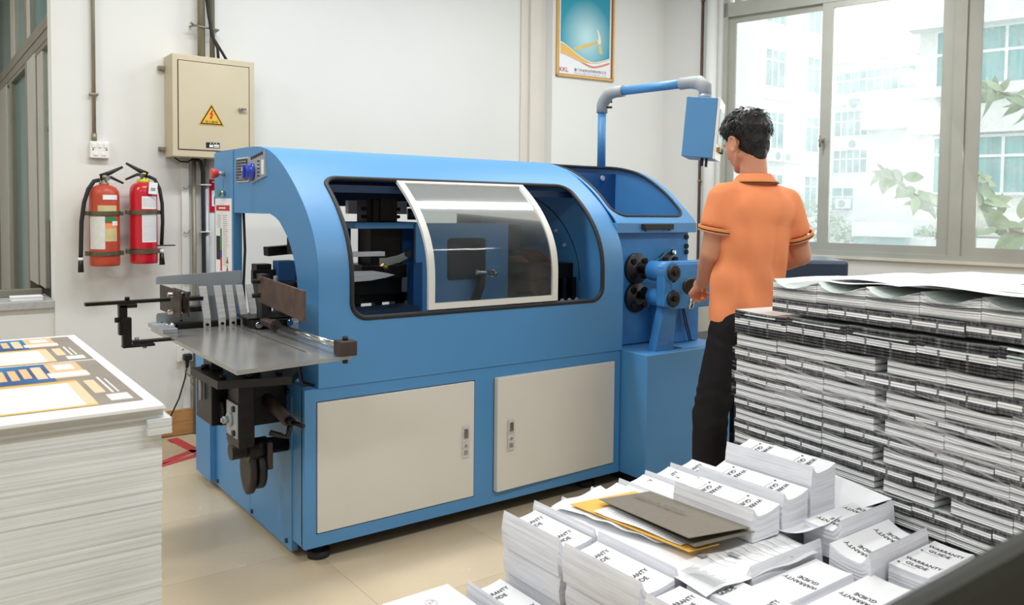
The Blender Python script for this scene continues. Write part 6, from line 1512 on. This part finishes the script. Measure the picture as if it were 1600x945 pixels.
for A_, B_ in zip(rows, rows[1:]):
    for i in range(NU): bm.faces.new((A_[i], A_[(i + 1) % NU], B_[(i + 1) % NU], B_[i])).smooth = True
me = bpy.data.meshes.new('hair'); bm.to_mesh(me); bm.free(); me.materials.append(M['hair']); hair = link('hair', me, man)
mb = MB(); mb.ell(hd(-.034, 0, -.006), (.062, .067, .066), RHd, 28); mb.ell(hd(-.044, 0, -.032), (.050, .058, .056), RHd, 24); mb.ell(hd(-.054, 0, -.056), (.036, .042, .042), RHd, 24)
remesh_obj(mb, 'nape_hair', M['hair'], hair, .005, 14)
# tufts
mb = MB(); rr = random.Random(21)
for k in range(1500):
    az = rr.uniform(-PI, PI); el = math.radians(rr.uniform(-8, 88)); th = hair_r(az, el)
    if th < .011: continue
    dv = V3((math.cos(el) * math.cos(az), math.cos(el) * math.sin(az), math.sin(el)))
    rad = 1 / math.sqrt((dv.x / .092) ** 2 + (dv.y / .072) ** 2 + (dv.z / .090) ** 2)
    crown = V3((-.55, .15, .82)); flow = (dv - crown * dv.dot(crown)); flow = flow.normalized() if flow.length > .05 else V3((1, 0, 0))
    flow = (flow + V3((.35, 0, 0)) + V3((rr.uniform(-.35, .35), rr.uniform(-.35, .35), rr.uniform(-.2, .2)))).normalized()
    flow = (flow - dv * flow.dot(dv)).normalized()
    L_ = rr.uniform(.018, .040) * (1 if el > .5 else .8); lift = rr.uniform(.06, .34) + (.45 if dv.x < -.1 and dv.z > .35 and rr.random() < .22 else 0)
    p0_ = dv * (rad + th * .72); p1_ = p0_ + flow * L_ * .5 + dv * L_ * lift * .6; p2_ = p1_ + flow * L_ * .5 + dv * L_ * lift * .1 - V3((0, 0, .003))
    q_ = [cen + RHd @ p for p in (p0_, p1_, p2_)]
    mb.tube(q_, [.0028, .0021, .0003], 4)
for k in range(1300):
    az = rr.uniform(.62 * PI, 1.38 * PI); el = rr.uniform(-1.15, .35); dv = V3((math.cos(el) * math.cos(az), math.cos(el) * math.sin(az), math.sin(el)))
    c_ = V3((-.036, 0, -.014)); rad = 1 / math.sqrt((dv.x / .062) ** 2 + (dv.y / .067) ** 2 + (dv.z / .072) ** 2)
    flow = (V3((.2 * rr.uniform(-1, 1), -.35 * dv.y + .3 * rr.uniform(-1, 1), -1))); flow = (flow - dv * flow.dot(dv)).normalized(); L_ = rr.uniform(.008, .020)
    p0_ = c_ + dv * (rad + .0); p1_ = p0_ + flow * L_ * .6 + dv * .0025; p2_ = p0_ + flow * L_ + dv * .001
    mb.tube([HC_ + RHd @ p for p in (p0_, p1_, p2_)], [.0020, .0016, .0003], 4)
tf = mb.build('tufts', M['hair'], hair); tf['kind'] = 'stuff'

# shirt
mb = MB()
chest = (LS + RS) / 2
mb.ell(chest + V3((0, 0, -.050)) - ty * .004, (.178, .112, .125), RT, 28)
mb.ell(chest.lerp(HIPC, .40) - ty * .002, (.172, .114, .24), RT, 28)
mb.ell(HIPC + V3((0, 0, .10)), (.164, .120, .22), RT, 28)
mb.ell(HIPC + V3((.0, 0, -.03)), (.172, .132, .22), RT, 28)
mb.cap(LS + V3((0, 0, .0)), NECK - V3((0, 0, .035)), .056, .070, 20); mb.cap(RS, NECK - V3((0, 0, .035)), .056, .070, 20); mb.cap(LS + V3((0, 0, -.006)), RS + V3((0, 0, -.006)), .056, .056, 20)
mb.cap(LS + (RS - LS) * .22 + V3((0, 0, .010)), NECK + V3((0, 0, -.006)), .050, .064, 18); mb.cap(RS + (LS - RS) * .22 + V3((0, 0, .004)), NECK + V3((0, 0, -.006)), .050, .064, 18)
LSE = LS.lerp(LE, .56) + V3((-.004, -.004, 0)); RSE = RS.lerp(RE, .62) + V3((.004, 0, 0))
mb.cyl(LS, LSE, .058, .072, 28); mb.cyl(RS, RSE, .058, .066, 28); mb.ell(LS, (.059, .059, .059), None, 18); mb.ell(RS, (.059, .059, .059), None, 18)
def fold(p, n_):
    q = RT.inverted() @ (p - HIPC)            # body coordinates: x right, y forward, z up
    a = math.sin((q.x * 1.0 + q.z * .42) * 40 + 3.0 * noise.noise(p * 4)) * .0062 * max(0, min(1, (.30 - q.z) / .25)) * (1 if q.z < .36 else 0)
    b = noise.noise(V3((q.x * 14 + q.z * 5, q.y * 14, q.z * 4 - q.x * 3))) * .0060
    c = noise.noise(V3((p.x * 22, p.y * 22, p.z * 9))) * .003
    # drape lines from the shoulder blades
    d = -.014 * math.exp(-((q.x - .05 - q.z * .06) / .026) ** 2) * (1 if q.y < 0 else 0) * max(0, min(1, q.z / .2)) * max(0, min(1, (.42 - q.z) / .1))
    d += -.012 * math.exp(-((q.x + .085 + q.z * .03) / .024) ** 2) * (1 if q.y < 0 else 0) * max(0, min(1, (.40 - q.z) / .15))
    k = .35 if q.z > .46 else 1
    return p + n_ * (a + b + c + d) * k
shirt = remesh_obj(mb, 'polo_shirt', M['orange'], man, .0062, 80, fold, .7)
# trim the hem and neck openings
bm = bmesh.new(); bm.from_mesh(shirt.data)
hem = HIPC + V3((0, 0, -.105)); bmesh.ops.bisect_plane(bm, geom=bm.verts[:] + bm.edges[:] + bm.faces[:], plane_co=hem, plane_no=V3((-.10, 0, 1)).normalized(), clear_inner=True)
bm.to_mesh(shirt.data); bm.free()
# slit at the side: small dark triangle, hem band
def ring(c, nrm, r, rr_, n=36, sq=1.0):
    q_ = nrm.to_track_quat('Z', 'Y'); return [c + q_ @ V3((r * math.cos(2 * PI * i / n), r * sq * math.sin(2 * PI * i / n), 0)) for i in range(n)]
for (c, S_, r) in ((LSE, LS, .0715), (RSE, RS, .069)):
    d = (c - S_).normalized()
    for dist, m_, rad_ in ((-.002, 'orange', .0036), (.0035, 'stripegold', .0036), (.0090, 'stripenavy', .0034), (.0140, 'orange', .0034)):
        MB().tube(ring(c + d * dist, d, r - .002, 0), rad_, 8, closed=True).build('sleeve_rib', M[m_], shirt)
# collar: band round the neck, turned down at the back
bm = bmesh.new(); n_ = 40; rows = []
nk = (hd(-.030, 0, -.045) - NECK).normalized()
for (h_, r_) in ((.046, .0625), (.054, .066), (.050, .0715), (.032, .084), (.016, .096), (.012, .095)):
    rows.append([bm.verts.new(NECK + V3((0, 0, -.004)) + nk * h_ + (tx * math.cos(2 * PI * i / n_) * r_ * 1.02 + ty * math.sin(2 * PI * i / n_) * r_ * .98) - V3((0, 0, .020)) * max(0, math.sin(2 * PI * i / n_))) for i in range(n_)])
for A_, B_ in zip(rows, rows[1:]):
    for i in range(n_): bm.faces.new((A_[i], A_[(i + 1) % n_], B_[(i + 1) % n_], B_[i])).smooth = True
me = bpy.data.meshes.new('collar'); bm.to_mesh(me); bm.free(); me.materials.append(M['orange']); col_ = link('collar', me, shirt)
for (h_, r_, m_) in ((.0205, .0945, 'stripegold'), (.0155, .0970, 'stripenavy')):
    pts = [NECK + V3((0, 0, -.004)) + nk * h_ + (tx * math.cos(2 * PI * i / n_) * r_ * 1.02 + ty * math.sin(2 * PI * i / n_) * r_ * .98) - V3((0, 0, .020)) * max(0, math.sin(2 * PI * i / n_)) for i in range(n_)]
    MB().tube(pts, .0022, 6, closed=True).build('collar_rib', M[m_], shirt)
# trousers
mb = MB()
mb.ell(HIPC + V3((0.016, 0, -.04)), (.138, .100, .105), RT, 26)
for (H_, K_, A_) in ((LH, LK, LA), (RH, RK, RA)):
    mb.cap(H_ + V3((0, 0, .02)), H_.lerp(K_, .5), .084, .082, 22); mb.cap(H_.lerp(K_, .5), K_, .082, .074, 22); mb.cap(K_, K_.lerp(A_, .5), .074, .068, 20); mb.cyl(K_.lerp(A_, .5), A_ - V3((0, 0, .015)), .068, .062, 22); mb.ell(H_ - ty * .030 + V3((0, 0, -.01)), (.080, .078, .085), RT, 18)
def tfold(p, n_):
    z_ = p.z; k = math.exp(-((z_ - .50) / .10) ** 2) + .8 * math.exp(-((z_ - .14) / .07) ** 2) + .6 * math.exp(-((z_ - .80) / .06) ** 2)
    return p + n_ * (.0028 * k * math.sin(z_ * 100 + 7 * noise.noise(p * 7)) + .007 * noise.noise(V3((p.x * 12, p.y * 12, p.z * 4))))
trs = remesh_obj(mb, 'trousers', M['trouser'], man, .007, 8, tfold)
for A_ in (LA, RA):
    c = V3((A_.x, A_.y, 0)); mb = MB()
    mb.cap(c + V3((0, 0, .045)) - ty * .03, c + V3((0, 0, .038)) + ty * .07, .042, .040); mb.cap(c + V3((0, 0, .035)) + ty * .07, c + V3((0, 0, .030)) + ty * .16, .040, .032)
    s_ = remesh_obj(mb, 'shoe', M['black'], man, .008, 4, lambda p, n_: V3((p.x, p.y, max(p.z, .012))))
    mb = MB(); mb.cap(c + V3((0, 0, .007)) - ty * .03, c + V3((0, 0, .007)) + ty * .165, .005, .005); mb.bm.free()
    q_ = Rb(tx, ty); mb = MB(); mb.box(-.042, .042, -.075, .195, 0.0, .014, bev=.006); 
    for v in mb.bm.verts: v.co = q_ @ v.co + c
    mb.build('sole', M['rubber'], man)

# the arm, hanging panel, feed table and drive head are bolted to the machine: parts of it
for part in (ca, cb, ft, dh):
    for ch in list(part.children):
        for g_ in list(ch.children):
            g_.parent = part; g_.matrix_parent_inverse = Matrix.Translation(part.location).inverted()
    if 'category' in part: del part['category']
    part.parent = mc; part.matrix_parent_inverse = Matrix.Translation(mc.location).inverted()
